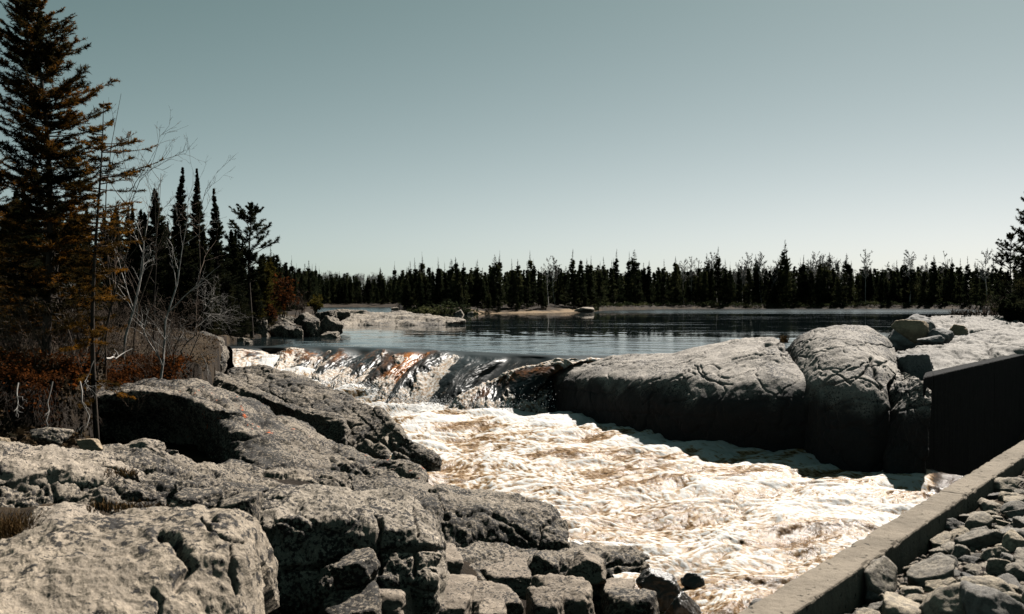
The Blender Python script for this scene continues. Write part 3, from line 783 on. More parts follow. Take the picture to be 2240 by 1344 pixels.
slab('broad_slab', [
 [(-460,1054,12.4),(0,1049,12.6),(60,1044,12.8),(126,1042,13.0),(252,1042,13.2),(330,1046,13.3),(372,1050,13.3),(402,1062,13.1)],
 [(-460,1068,11.6),(0,1062,11.8),(60,1058,12),(126,1056,12.2),(252,1054,12.4),(330,1058,12.5),(372,1060,12.6),(402,1070,12.6)],
 [(-460,1086,11.2),(0,1080,11.3),(60,1074,11.5),(126,1072,11.7),(252,1070,11.9),(320,1074,12.0),(398,1082,12.2)],
 [(-460,1140,10.8),(0,1132,11.0),(126,1122,11.3),(252,1124,11.5),(320,1120,11.7),(396,1110,11.9)]],
 M_rock, 'broad grey speckled slab lying just behind the big foreground boulder', seed=123, res=(460, 150), rnd=(2.5, 2.5), back=(0.8, 0.5), amp=0.07, L=0.45, crack=0.07, crack_s=1.0, ledge=0.05, ledge_h=0.22,
 cuts=[([(-60,1072),(150,1064),(260,1068),(395,1072)],2.2,0.09),([(-60,1098),(130,1088),(390,1090)],2.0,0.07),([(120,1100),(190,1062),(260,1048)],2.4,0.07),([(0,1085),(100,1075)],3,0.05)])
slab('split_rock', [
 [(380,1056,12.2),(430,1053,12.5),(504,1060,12.8),(575,1070,12.8)],
 [(384,1064,12.0),(440,1062,12.2),(504,1068,12.4),(572,1077,12.5)],
 [(388,1092,11.8),(440,1094,12.0),(504,1100,12.2),(568,1108,12.3)]],
 M_rock, 'small split rock strip between the broad slab and the dark sided boulder', seed=133, res=(150, 80), rnd=(1.5, 1.5), back=(0.6, 0.4), amp=0.05, L=0.35, crack=0.10, crack_s=1.6, ledge=0.05, ledge_h=0.15)
slab('humped_boulder', [
 [(40,1150,8.6),(67,1128,8.9),(101,1107,9.2),(138,1104,9.3),(170,1112,9.2),(201,1128,9),(225,1140,8.8)],
 [(45,1160,8.2),(75,1142,8.4),(105,1124,8.5),(140,1120,8.6),(175,1130,8.5),(222,1148,8.4)],
 [(50,1180,8),(100,1160,8.1),(140,1155,8.2),(180,1160,8.2),(222,1170,8.2)]],
 M_rock_pale, 'small hump of pale rock beside dry grass, behind the foreground boulder', seed=143, res=(120, 80), rnd=(2, 2), back=(0.6, 0.4), amp=0.04, L=0.4)
slab('foreground_boulder', [
 [(-160,1215,6.6),(0,1182,7.0),(63,1160,7.2),(126,1138,7.4),(210,1129,7.5),(252,1120,7.6),(336,1111,7.6),(420,1108,7.6),(483,1115,7.5),(516,1129,7.4),(535,1150,7.3)],
 [(-160,1250,6.2),(0,1215,6.5),(80,1190,6.7),(150,1172,6.85),(230,1160,6.95),(300,1150,7.0),(380,1146,7.0),(450,1150,7.0),(505,1160,6.95),(536,1185,6.9)],
 [(-160,1310,5.7),(0,1280,5.9),(90,1262,6.05),(170,1248,6.15),(250,1240,6.25),(330,1232,6.3),(410,1228,6.4),(480,1225,6.5),(535,1232,6.6)],
 [(-160,1380,5.3),(0,1370,5.45),(100,1365,5.6),(200,1360,5.7),(300,1355,5.85),(400,1345,6.0),(470,1330,6.25),(532,1310,6.45)],
 [(-160,1480,5.0),(0,1480,5.1),(100,1480,5.2),(200,1480,5.3),(300,1480,5.4),(400,1480,5.6),(470,1460,5.9),(528,1420,6.3)]],
 M_rock_big, 'huge pale rounded boulder filling the bottom left corner', seed=153, res=(420, 300), rnd=(5, 5), back=(0.9, 0.6), amp=0.05, L=0.6, crack=0.02, crack_s=0.8,
 cuts=[([(345,1165),(375,1180),(400,1215),(425,1240),(400,1262),(385,1285)],9,0.07),([(440,1135),(455,1165),(490,1190),(533,1190)],4,0.05),([(500,1200),(512,1260),(520,1300)],4,0.05),([(330,1290),(350,1310),(345,1344)],6,0.04),([(455,1120),(470,1140)],8,0.05)])
slab('dark_sided_boulder', [
 [(548,1105,11.4),(567,1085,11.7),(590,1070,11.9),(630,1062,12),(713,1063,12),(760,1070,11.9),(807,1075,11.9),(878,1076,11.9),(900,1092,11.7),(928,1118,11.5),(955,1152,11.2),(968,1182,11)],
 [(550,1125,10.9),(580,1105,11),(640,1098,11),(713,1096,11.0),(780,1100,11.0),(840,1108,11),(890,1122,10.9),(925,1150,10.8),(958,1178,10.7),(966,1200,10.7)],
 [(552,1170,10.5),(590,1140,10.4),(650,1132,10.4),(713,1132,10.4),(780,1138,10.5),(840,1148,10.5),(890,1165,10.5),(930,1185,10.5),(964,1215,10.5)],
 [(556,1240,10.3),(600,1215,10.2),(660,1205,10.2),(720,1205,10.2),(780,1208,10.3),(830,1212,10.3),(890,1216,10.3),(930,1222,10.35),(960,1235,10.4)],
 [(560,1330,10.0),(610,1320,9.9),(680,1310,9.9),(740,1300,9.9),(800,1285,10),(840,1275,10),(890,1270,10.1),(930,1268,10.1),(958,1270,10.2)]],
 M_rock_mid, 'large block-shaped boulder right of the foreground boulder, pale on top with a black front', seed=163, res=(330, 260), rnd=(3.5, 3.5), back=(0.9, 0.7), amp=0.06, L=0.6, crack=0.05, crack_s=0.8,
 cuts=[([(820,1120),(832,1160),(828,1210),(830,1260)],4,0.12),([(905,1115),(910,1180)],3,0.07),([(620,1250),(730,1225),(830,1206),(965,1205)],5,0.15),([(903,1205),(905,1262)],4,0.10)])
slab('ridge_rock', [
 [(765,1052,16.6),(790,1049,16.8),(843,1047,17),(886,1050,17),(935,1061,16.8),(960,1080,16.2)],
 [(768,1062,16.0),(843,1060,16),(890,1066,15.8),(930,1084,15.4),(962,1110,15)],
 [(772,1085,15.4),(843,1088,15.2),(890,1098,15),(930,1120,14.8),(965,1150,14.6)],
 [(775,1110,15.2),(843,1115,15),(900,1140,14.8),(968,1200,14.4)]],
 M_rock, 'smooth rounded rock ridge tucked behind the dark sided boulder', seed=173, res=(200, 120), rnd=(2.5, 2.5), back=(0.9, 0.6), amp=0.05, L=0.5, crack=0.04)
slab('wedge_boulder', [
 [(938,1070,16.4),(955,1062,16.6),(986,1065,16.8),(1057,1070,17),(1128,1085,16.8),(1182,1095,16.6),(1218,1112,16.2),(1234,1135,15.8),(1246,1168,15.3)],
 [(940,1095,15.6),(990,1090,15.7),(1057,1096,15.8),(1120,1108,15.7),(1180,1120,15.6),(1220,1140,15.4),(1246,1176,15.1)],
 [(942,1140,14.9),(990,1135,15),(1057,1138,15.1),(1120,1145,15.1),(1180,1155,15.1),(1222,1168,15.05),(1246,1184,15)],
 [(945,1205,14.5),(990,1200,14.6),(1057,1194,14.8),(1120,1192,14.9),(1180,1190,14.9),(1246,1190,14.9)]],
 M_rock, 'dark wedge-shaped boulder at the edge of the white water, mid left bank', seed=183, res=(280, 170), rnd=(3, 3), back=(0.9, 0.8), amp=0.06, L=0.6, crack=0.05, crack_s=0.8,
 cuts=[([(1080,1130),(1120,1150),(1160,1180)],3.5,0.08),([(950,1080),(955,1110),(975,1130)],7,0.12),([(1180,1190),(1185,1150),(1215,1130)],3.5,0.08)])
slab('low_tongue_rock', [
 [(965,1203,14.3),(1010,1194,14.6),(1057,1189,14.9),(1164,1184,15.4),(1236,1186,15.6),(1343,1194,15.6),(1396,1203,15.3),(1418,1216,15)],
 [(968,1212,13.9),(1057,1205,14.2),(1164,1200,14.6),(1236,1202,14.8),(1343,1210,15),(1418,1224,14.8)],
 [(970,1235,13.5),(1057,1228,13.7),(1164,1222,14),(1236,1224,14.3),(1330,1228,14.6),(1416,1236,14.6)],
 [(975,1290,13.2),(1057,1285,13.4),(1164,1280,13.7),(1236,1278,14),(1330,1276,14.3),(1405,1258,14.5)]],
 M_rock, 'low brown rock tongue reaching into the rapids in front of the wedge boulder', seed=193, res=(280, 120), rnd=(2.5, 2.5), back=(0.8, 0.8), amp=0.06, L=0.5, crack=0.05, crack_s=0.9,
 cuts=[([(1320,1240),(1370,1232),(1416,1226)],4,0.10),([(1300,1205),(1330,1225),(1310,1260)],4,0.08)])
# the bank edge rocks beside the cascade
slab('bank_edge_rock', [
 [(405,748,37.5),(415,732,38),(445,723,38.5),(470,732,38.3),(484,745,38),(487,762,37.6)],
 [(405,765,36.6),(430,748,36.8),(460,750,36.9),(480,762,36.8),(488,780,36.6)],
 [(405,800,36),(440,795,36.1),(470,800,36.2),(488,806,36.2)]],
 M_rock_o, 'rounded rust-stained rock on the bank beside the bare branches, left of the waterfall', seed=203, res=(120, 100), rnd=(3, 3), back=(1.2, 0.8), amp=0.08, L=0.8, crack=0.08, crack_s=0.8)

# ---- faceted boulders and broken blocks
def boulder_mesh(seed, facets=14, sub=4, rough=0.05, soft=14.0, cut=False):
    rs = np.random.RandomState(seed)
    bm_n = 2 ** sub * 6
    # cube-sphere
    lin = np.linspace(-1, 1, 2 ** sub + 1)
    a, b = np.meshgrid(lin, lin)
    a, b = np.tan(a * math.pi / 4), np.tan(b * math.pi / 4)
    n = len(lin); one = np.ones_like(a)
    Vs, Fs, off = [], [], 0
    for s, (i, j, k) in [(1, (0, 1, 2)), (-1, (0, 1, 2)), (1, (1, 2, 0)), (-1, (1, 2, 0)), (1, (2, 0, 1)), (-1, (2, 0, 1))]:
        v = np.zeros((n, n, 3)); v[..., i] = s * one; v[..., j] = a; v[..., k] = b
        Vs.append(v.reshape(-1, 3)); Fs.append(grid_faces(n, n, s < 0) + off); off += n * n
    V = np.concatenate(Vs); V /= np.linalg.norm(V, axis=1, keepdims=True)
    Fq = np.concatenate(Fs)
    key = np.round(V * 1e5).astype(np.int64)
    _, idx, inv = np.unique(key, axis=0, return_index=True, return_inverse=True)
    V = V[idx]; Fq = inv.ravel()[Fq]
    pn = rs.normal(size=(facets, 3)); pn /= np.linalg.norm(pn, axis=1, keepdims=True)
    ph = rs.uniform(0.62, 1.0, facets)
    if cut:      # broken along joints: a flat top dipping to the water and squarish sides
        ex = np.array([[rs.normal(0, .12), -0.22 + rs.normal(0, .1), 1], [1, rs.normal(0, .25), .12], [-1, rs.normal(0, .25), .12], [rs.normal(0, .2), -1, .2], [0, 1, 0]])
        ex /= np.linalg.norm(ex, axis=1, keepdims=True)
        pn = np.concatenate([ex, pn[:7]]); ph = np.concatenate([[0.55, 0.72, 0.72, 0.75, 0.8] * rs.uniform(.9, 1.15, 5), rs.uniform(0.62, 0.95, 7)])
    dt = np.maximum(V @ pn.T, 1e-3) / ph
    r = 1.0 / (np.sum(dt ** soft, axis=1) + 1e-6) ** (1.0 / soft)
    r = np.minimum(r, 1.3)
    P = V * r[:, None]
    P *= (1 + rough * 1.6 * fbm(P * 2.2, 4, seed) + rough * 0.6 * fbm(P * 7, 3, seed + 3))[:, None]
    lo, hi = P.min(0), P.max(0)
    P = (P - (lo + hi) / 2) / ((hi - lo) / 2)       # fits the unit cube exactly
    return P, Fq

def block(name, x0, x1, y0, y1, d, mat, label, seed, depth=0.9, facets=14, sub=5, tilt=(0, 0, 0), rough=0.05, soft=16.0, cat='rock', group=None, sink=0.0, cut=False):
    """boulder whose front view spans the given pixels at distance d"""
    P, Fq = boulder_mesh(seed, facets, sub, rough, 15.0 if cut else soft, cut)
    if cut: P = P * (1 + 0.05 * fbm(P * 1.3 + seed, 3, seed + 8) + 0.03 * (0.3 - np.abs(noise(P * 3.1 + seed, seed + 9))))[:, None]
    if cut: tilt = tuple(0.35 * t for t in tilt); depth = max(depth, 1.1)
    w = (x1 - x0) / F * d / 2; h = (y1 - y0) / F * d / 2
    E = Matrix.Rotation(tilt[2], 3, 'Z') @ Matrix.Rotation(tilt[1], 3, 'Y') @ Matrix.Rotation(tilt[0], 3, 'X')
    P = P @ np.array(E).T
    P = (P - (P.max(0) + P.min(0)) / 2) / ((P.max(0) - P.min(0)) / 2)
    P = P * np.array([w, max(w, h) * depth, h + sink / 2])
    c = at((x0 + x1) / 2, (y0 + y1) / 2, d); c[2] -= sink / 2
    loc = c + np.array([0, 0, -h - sink / 2])
    o = mesh_obj(name, P + c, Fq, mat, loc=loc)
    return tag(o, label, cat, group)

block('slab_boulder', 1932, 2064, 687, 760, 37, M_grayb, 'big dark tilted slab leaning behind the tan boulder on the right bank', 301, 0.7, tilt=(0, 0.35, 0), facets=12, sink=0.3)
block('tan_boulder', 1957, 2031, 699, 752, 34.5, M_tan, 'rounded tan boulder with one smooth sunlit face on the right bank', 302, 0.9, soft=9, facets=10, rough=0.03, tilt=(0, -0.3, 0.2))
block('grey_boulder', 2022, 2084, 718, 756, 34.2, M_grayb, 'grey angular boulder touching the right side of the tan boulder', 303, 0.8, facets=10)
block('small_boulder', 2008, 2062, 733, 757, 33, M_grayb, 'small low boulder at the foot of the tan boulder', 304, 0.8, soft=9)
block('sunlit_boulder', 2072, 2114, 709, 736, 38, M_tan, 'small sunlit boulder resting at the foot of the farthest shelf', 305, 0.9)
block('wedge_block', 1953, 2034, 772, 834, 26.4, M_grayb, 'light grey wedge of rock leaning between the domed rock and the concrete wall', 306, 0.6, facets=10, tilt=(0, 0.5, 0), sink=0.4)
block('broken_block', 1995, 2040, 790, 820, 27.2, M_grayb, 'small broken block behind the end of the concrete wall', 307, 0.7, facets=10)
# left bank loose rocks
block('lichen_boulder', 248, 360, 958, 1000, 16, M_rock_pale, 'flat-topped pale boulder with orange lichen in the mouth of the dark hollow', 311, 0.6, facets=11, sink=0.15)
block('small_boulder', 60, 152, 934, 984, 14.6, M_rock, 'speckled boulder at the foot of the root-hung bank', 312, 0.7, facets=12)
block('small_boulder', 168, 228, 958, 990, 14.6, M_tan, 'brownish little boulder between the speckled boulder and the pale lichen boulder', 313, 0.7)
block('small_boulder', -30, 22, 955, 985, 14, M_tan, 'small tan rock at the left edge under the bank', 314, 0.8)
block('small_boulder', 358, 392, 984, 1006, 16, M_rock, 'tiny dark stone right of the pale lichen boulder', 315, 0.8)
block('pointed_block', 376, 478, 1074, 1122, 10.6, M_rock, 'small pointed speckled block behind the big foreground boulder', 316, 0.6, facets=9, sink=0.1, cut=True)
block('dark_block', 470, 566, 1082, 1150, 10.2, M_rock, 'dark broken block wedged beside the top right of the foreground boulder', 317, 0.5, facets=10, sink=0.2, cut=True)
block('square_block', 912, 1017, 1200, 1268, 12.3, M_block, 'square-ended block under the right end of the dark sided boulder', 321, 0.6, facets=9, soft=30, cut=True)
block('flat_block', 1048, 1172, 1238, 1296, 12.2, M_block, 'flat-topped pale block lying in a dark gap between blocks', 322, 0.5, facets=9, soft=30, tilt=(0, 0.15, 0.1), cut=True)
block('small_block', 1094, 1160, 1216, 1244, 13, M_block, 'small slab standing behind the flat-topped pale block', 323, 0.5, facets=9, soft=30, cut=True)
block('tilted_slab', 1150, 1224, 1206, 1274, 12.8, M_rock, 'thin dark slab tilted against the brown rock tongue', 324, 0.5, facets=8, soft=30, tilt=(0, 0.7, 0.2), cut=True)
block('split_block', 1232, 1327, 1212, 1282, 12.7, M_block, 'pale split block leaning right of the tilted dark slab', 325, 0.5, facets=9, soft=30, tilt=(0, 0.6, 0), cut=True)
block('thin_block', 948, 1044, 1268, 1292, 11.5, M_block, 'thin flat stone lying left of the flat-topped pale block', 326, 0.6, facets=9, soft=30, cut=True)
block('thin_block', 908, 972, 1258, 1280, 11.7, M_block, 'narrow flat stone under the square-ended block', 327, 0.6, facets=9, soft=30, cut=True)
block('wide_block', 735, 920, 1268, 1375, 10.1, M_block, 'wide pale block at the bottom edge with a dark left flank', 328, 0.6, facets=12, soft=20, sink=0.2, cut=True)
block('dark_flank_block', 690, 850, 1288, 1400, 9.6, M_rock, 'dark-fronted block at the bottom edge, left of the wide pale block', 329, 0.6, facets=12, soft=18, sink=0.2, cut=True)
block('small_block', 896, 936, 1280, 1332, 10.6, M_block, 'small upright stone jammed right of the wide pale block', 330, 0.7, facets=9, soft=30, cut=True)
block('cracked_block', 924, 1046, 1288, 1380, 10.6, M_block, 'pale cracked block at the bottom edge, centre of the broken pile', 331, 0.6, facets=11, soft=24, sink=0.2, cut=True)
block('cracked_block', 1026, 1146, 1284, 1350, 10.9, M_block, 'long pale block right of the cracked block in the broken pile', 332, 0.6, facets=11, soft=24, tilt=(0, -0.15, 0), sink=0.2, cut=True)
block('rounded_block', 1024, 1110, 1318, 1390, 10.4, M_block, 'rounded stone at the very bottom edge below the long pale block', 333, 0.7, facets=12, soft=14, cut=True)
block('large_block', 1150, 1306, 1270, 1400, 11.2, M_block, 'large squared block at the bottom edge nearest the rapids', 334, 0.6, facets=11, soft=20, sink=0.2, cut=True)
block('rounded_block', 1150, 1236, 1294, 1400, 10.8, M_block, 'rounded block leaning on the left of the large squared block', 335, 0.6, facets=12, soft=16, sink=0.1, cut=True)
block('thin_block', 1303, 1392, 1272, 1302, 12.6, M_block, 'flat stone at the water side of the large squared block', 336, 0.6, facets=9, soft=24, cut=True)
block('dark_cube_block', 1318, 1446, 1294, 1400, 12.0, M_rock, 'dark cube-shaped block at the bottom edge beside the rapids', 337, 0.6, facets=8, soft=40, sink=0.2, cut=True)
block('sunlit_end_block', 732, 832, 1208, 1284, 10.0, M_rock, 'speckled block with a sunlit right end under the dark sided boulder', 338, 0.4, facets=9, soft=30, tilt=(0, -0.4, 0.3), cut=True)
block('wet_rock', 1390, 1500, 1243, 1306, 13.6, M_wet, 'larger wet black rock awash at the edge of the rapids', 341, 0.8, facets=12, sink=0.2)
block('wet_rock', 1445, 1540, 1292, 1352, 12.6, M_wet, 'smaller wet black rock at the bottom edge of the rapids', 342, 0.8, facets=12, sink=0.2)
block('wet_rock', 1488, 1540, 1252, 1275, 14, M_wet, 'smallest wet black rock half covered by foam', 343, 0.8, facets=12, sink=0.2)

# ---- the rocky point and the islet out in the lake
rp = np.random.RandomState(5)
pt = [(552,588,695,752,52,'upright squared rock at the dark inlet on the rocky point'),(586,640,704,742,53,'wide dark rock low on the rocky point'),(618,664,712,742,51.5,'rounded dark block near the waterline of the rocky point'),
      (640,664,714,740,50.8,'narrow pale block near the waterline of the rocky point'),(660,704,695,738,52,'tall pale faceted rock in the middle of the rocky point'),(690,752,690,736,52.5,'sloping pale rock at the tip of the rocky point'),
      (700,748,725,738,51,'flat dark rock at the waterline under the tip of the rocky point'),(640,700,682,706,56,'upper rock on the rocky point below the rusty shrub'),(690,735,678,702,60,'rounded rock behind the tip of the rocky point'),
      (600,650,690,712,57,'half hidden rock below the rusty shrub'),(730,768,676,694,64,'low pale rock where the rocky point meets the lake'),(500,548,738,752,45,'flat pale rock awash beside the dark inlet'),(535,552,745,760,43,'small dark stone awash beside the dark inlet')]
for k, (a, b, c, d_, dd_, lab) in enumerate(pt):
    block('point_rock', a, b, c, d_, dd_, M_rock if k % 3 else M_rock_mid, lab, 400 + k, 0.7, facets=13, sub=5, soft=40, rough=0.09, tilt=(0, rp.uniform(-.5, .5), rp.uniform(-.6, .6)), sink=0.3, group='rocks of the rocky point', cut=k % 2 == 0)
slab('islet_rock', [
 [(735,688,86),(800,684,87),(860,683,86),(930,690,84),(990,697,82),(1015,701,80)],
 [(730,702,80),(800,694,81),(870,694,81),(940,699,79.5),(1005,703,78.5)],
 [(730,712,76.5),(800,711,76.5),(870,713,76),(940,712,76.5),(985,707,77.5)]],
 M_rock_mid, 'long flat rocky islet with a shaded waterline in the lake', seed=213, res=(260, 60), rnd=(2, 1.2), back=(3, 1.2), amp=0.18, L=2.0, crack=0.08, crack_s=0.3, ledge=0.12, ledge_h=0.5)
il = [(748,815,678,696,90,'pale slab raised on the back of the islet'),(812,842,684,698,88,'small pale block on the back of the islet'),(855,872,672,684,110,'pale rounded rock standing out of the water behind the islet'),(866,892,684,697,90,'low rock near the middle of the islet'),
      (905,925,686,696,92,'little rock just behind the islet'),(995,1016,677,698,137,'bright upright rock at the tip of the wooded point'),(1022,1036,682,692,138,'small bright rock beside the upright one at the wooded point'),(1255,1300,672,684,165,'low rock at the end of the sandy beach')]
for k, (a, b, c, d_, dd_, lab) in enumerate(il):
    block('islet_boulder', a, b, c, d_, dd_, M_rock_pale, lab, 450 + k, 0.8, facets=11, sub=4, sink=0.2)
# ------------------------------------------------------------------ concrete channel: near kerb and dark far wall
def concrete_mat(name, base_c, shade_stain):
    t = NT(name)
    P = t.pos()
    a = t.noise(P, 1.5, 5, 0.6); b = t.noise(P, 22, 5, 0.7); s = t.noise(t.scaled(P, (5, 5, 0.5)), 1.0, 4, 0.6); pit = t.noise(P, 16, 2, 0.5)
    base = t.mix(t.gray(a, 0.35, 0.65), base_c, tuple(0.72 * c for c in base_c))
    base = t.mix(t.gray(b, 0.5, 0.75, 0, 0.35), base, tuple(0.5 * c for c in base_c))
    base = t.mix(t.gray(s, 0.5, 0.72, 0, shade_stain), base, tuple(0.35 * c for c in base_c))
    base = t.mix(t.gray(pit, 0.66, 0.70, 0, 0.8), base, (0.04, 0.035, 0.03))
    return t.set(base=base, rough=0.9, normal=t.bump(t.math('SUBTRACT', b, t.gray(pit, 0.64, 0.72)), 0.7, 0.025), spec=0.08)
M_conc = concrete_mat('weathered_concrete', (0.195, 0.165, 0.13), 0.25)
M_concd = concrete_mat('shade_dark_concrete', (0.006, 0.006, 0.006), 0.4)  # the far wall's shade is put into its near-black base colour

def wall_mesh(name, a, b, width, zt, zb, mat, label, cat, side, seed, bevel=0.02, rough=0.006, tilt_b=0.0, skew=0.0):
    """long cast wall from a to b (water-side top edge), its top weathered and chipped along the edges"""
    a = np.array([a[0], a[1], zt]); b = np.array([b[0], b[1], zt + tilt_b])
    n = 1400
    L = np.linalg.norm(b - a)
    t = np.linspace(0, 1, n)[:, None]
    line = a * (1 - t) + b * t
    T = (b - a) / L
    N = np.array([T[1], -T[0], 0]) * side
    H = zt - zb
    prof = [(0, -H)] + [(0, -H * k) for k in (0.7, 0.45, 0.25, 0.12, 0.06)] + [(0.0, -bevel), (bevel * 0.3, -bevel * 0.3), (bevel, 0)] + [(x, 0.0) for x in np.linspace(bevel * 1.6, width - bevel * 1.6, 14)] + \
           [(width - bevel, 0), (width - bevel * 0.3, -bevel * 0.3), (width, -bevel)] + [(width, -H * k) for k in (0.06, 0.12, 0.25, 0.45, 0.7)] + [(width, -H)]
    prof = np.array(prof)
    G = line[:, None, :] + prof[None, :, 0:1] * N + prof[None, :, 1:2] * np.array([0, 0, 1.0])
    G = G + (prof[None, :, 0:1] / width) * skew * T * (1 - t[:, :, None]) ** 3
    P = G.reshape(-1, 3)
    d = rough * fbm(P * 2.0, 4, seed) + rough * 0.9 * fbm(P * 9, 3, seed + 1)
    nv = np.stack([np.sign(prof[:, 0] - width / 2)[:, None] * N * (prof[:, 1:2] < -bevel * 0.5) + np.array([0, 0, 1.0]) * (prof[:, 1:2] > -bevel * 0.5)] * n).reshape(-1, 3)
    P = P + nv * d[:, None]
    edge = np.isin(np.arange(len(prof)), [6, 7, 8, 23, 24, 25])
    chip = np.clip(noise(np.repeat(line, len(prof), 0) * 6, seed + 4) - 0.15, 0, 1) * 0.05
    P[:, 2] -= chip * np.tile(edge, n)
    run = np.repeat(t[:, 0] * L, len(prof))                       # form joints every couple of metres
    jt = np.exp(-(((run + 2.6) % 7.0 - 3.5) / 0.012) ** 2)
    P = P - nv * (0.015 * jt)[:, None]
    f = grid_faces(n, len(prof), False)
    c0 = np.arange(len(prof)); c1 = c0 + (n - 1) * len(prof)
    V = np.concatenate([P, [P[c0].mean(0)], [P[c1].mean(0)]])
    i0, i1 = len(V) - 2, len(V) - 1
    t0 = np.stack([np.roll(c0, -1), c0, np.full(len(c0), i0)], 1); t1 = np.stack([c1, np.roll(c1, -1), np.full(len(c1), i1)], 1)
    o = mesh_obj(name, V, [f, np.concatenate([t0, t1])], mat, loc=(a + b) / 2 - np.array([0, 0, H]), smooth=False)
    return tag(o, label, cat)
ka = K0 - KT * 2.5; kb = K1 + KT * 8
wall_mesh('concrete_kerb', ka, kb, KW, KZ, -3.0, M_conc, 'straight pale concrete kerb between the rapids and the heap of broken stones', 'kerb', 1, 61)
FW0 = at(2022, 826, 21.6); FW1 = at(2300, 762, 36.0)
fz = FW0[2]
wall_mesh('concrete_wall', FW0 - np.array([0.05, 0.05, 0]), FW1, 0.4, fz, -3.2, M_concd, 'tall dark concrete wall in shade at the right edge', 'wall', -1, 71, tilt_b=FW1[2] - fz, skew=1.8)

# ------------------------------------------------------------------ riprap: every stone is its own object
rs = np.random.RandomState(11)
protos = []
for k in range(14):
    P, Fq = boulder_mesh(700 + k, 9 + k % 6, 4, 0.045, 40 if k % 3 else 14)
    protos.append((P, Fq))
proto_mesh = {}
def rip_at(px, py):
    """point of the riprap slope seen at a pixel"""
    lo, hi = 1.5, 40.0
    for _ in range(50):
        m = 0.5 * (lo + hi)
        q = at(px, py, m)
        if q[2] < rip_z(q[0], q[1]): hi = m
        else: lo = m
    return at(px, py, lo)
RIP = []
def stone(q, sx, sy, sz, k, label, group, rz=None, mat=M_stone, lift=0.3):
    if k not in proto_mesh:
        P, Fq = protos[k]
        P = P.copy(); P[:, 2] += 1
        o = mesh_obj('riprap_stone', P * 0.5, Fq, M_stone)
        proto_mesh[k] = o
    else:
        o = proto_mesh[k].copy(); C.objects.link(o)
    o.name = 'riprap_stone'
    o.scale = (sx, sy, sz)
    o.rotation_euler = (rs.uniform(-.3, .3), rs.uniform(-.35, .35), rs.uniform(0, 6.28) if rz is None else rz)
    o.location = (q[0], q[1], q[2] - sz * lift)
    tag(o, label, 'stone', group)
    RIP.append((q[0], q[1], max(sx, sy) * 0.5))
    return o
# the stones one can single out: pixel box of each, shape number, label
big = [(2020,2200,1286,1400,2,'largest pale stone at the bottom right, its underside dark'),(2105,2260,1285,1400,5,'brown rounded stone in the bottom right corner'),(2080,2200,1256,1330,8,'broad rounded stone behind the largest pale stone'),
       (1875,1985,1225,1330,1,'dark-faced angular stone near the middle of the stone heap'),(1985,2100,1228,1300,4,'long tilted grey stone right of the dark-faced angular stone'),(1650,1725,1312,1380,7,'stone touching the kerb at the bottom edge'),
       (1765,1870,1288,1344,10,'flat pale stone a little above the bottom edge'),(1785,1850,1315,1380,3,'brown stone below the flat pale stone at the bottom edge'),(1870,1935,1245,1300,6,'small pale stone close to the shaded kerb side'),
       (2155,2245,1048,1092,9,'pale-rimmed stone lying highest beside the kerb at the right edge'),(2178,2250,1076,1110,0,'stone just below the highest pale-rimmed stone'),(2040,2115,1135,1180,11,'bluish dark stone in the kerb shadow'),
       (2100,2180,1125,1175,12,'pale blocky stone right of the bluish dark stone'),(2080,2130,1195,1240,13,'triangular stone standing on edge in the middle of the heap'),(2150,2215,1200,1240,2,'tan stone with a smooth top right of the triangular stone'),
       (2180,2260,1170,1225,5,'dark stone at the right edge above the tan stone'),(2190,2260,1235,1290,7,'grey stone at the right edge above the brown rounded stone'),(2205,2260,1115,1150,4,'light stone at the right edge below the shadow'),
       (2035,2105,1170,1205,1,'thin slab of stone propped in the heap'),(1925,2010,1205,1240,9,'long low stone beside the kerb shadow')]
for x0, x1, y0, y1, k, lab in big:
    q = rip_at((x0 + x1) / 2, y1 - 0.25 * (y1 - y0))
    d = q[1]
    w, h = (x1 - x0) / F * d, (y1 - y0) / F * d
    stone(q, w, w * 0.8, h * 1.15, k, 'riprap: ' + lab if False else lab, 'broken stones heaped beside the kerb', rz=rs.uniform(-.6, .6))
n_try = 0
cnt = 0
while cnt < 285 and n_try < 12000:
    n_try += 1
    px = rs.uniform(1560, 2420); py = rs.uniform(1000, 1420)
    q = rip_at(px, py)
    s = (q[0] - K0[0]) * KN[0] + (q[1] - K0[1]) * KN[1] - KW
    if s < 0.08 or q[1] < 2.6 or q[1] > 22: continue
    r = float(np.clip(rs.lognormal(-2.3, 0.45), 0.05, 0.26))
    if s < r * 0.7: continue
    if any((q[0] - a) ** 2 + (q[1] - b) ** 2 < ((r + c) * 0.72) ** 2 for a, b, c in RIP): continue
    a = rs.uniform(0.8, 1.3)
    small = r < 0.13
    stone(q, 2 * r * a, 2 * r / a, 2 * r * rs.uniform(0.5, 0.85), rs.randint(14), 'small grey stone filling the gaps of the heap beside the kerb' if small else 'medium angular grey stone in the heap beside the kerb',
          'small stones between the larger ones beside the kerb' if small else 'medium stones heaped beside the kerb')
    cnt += 1
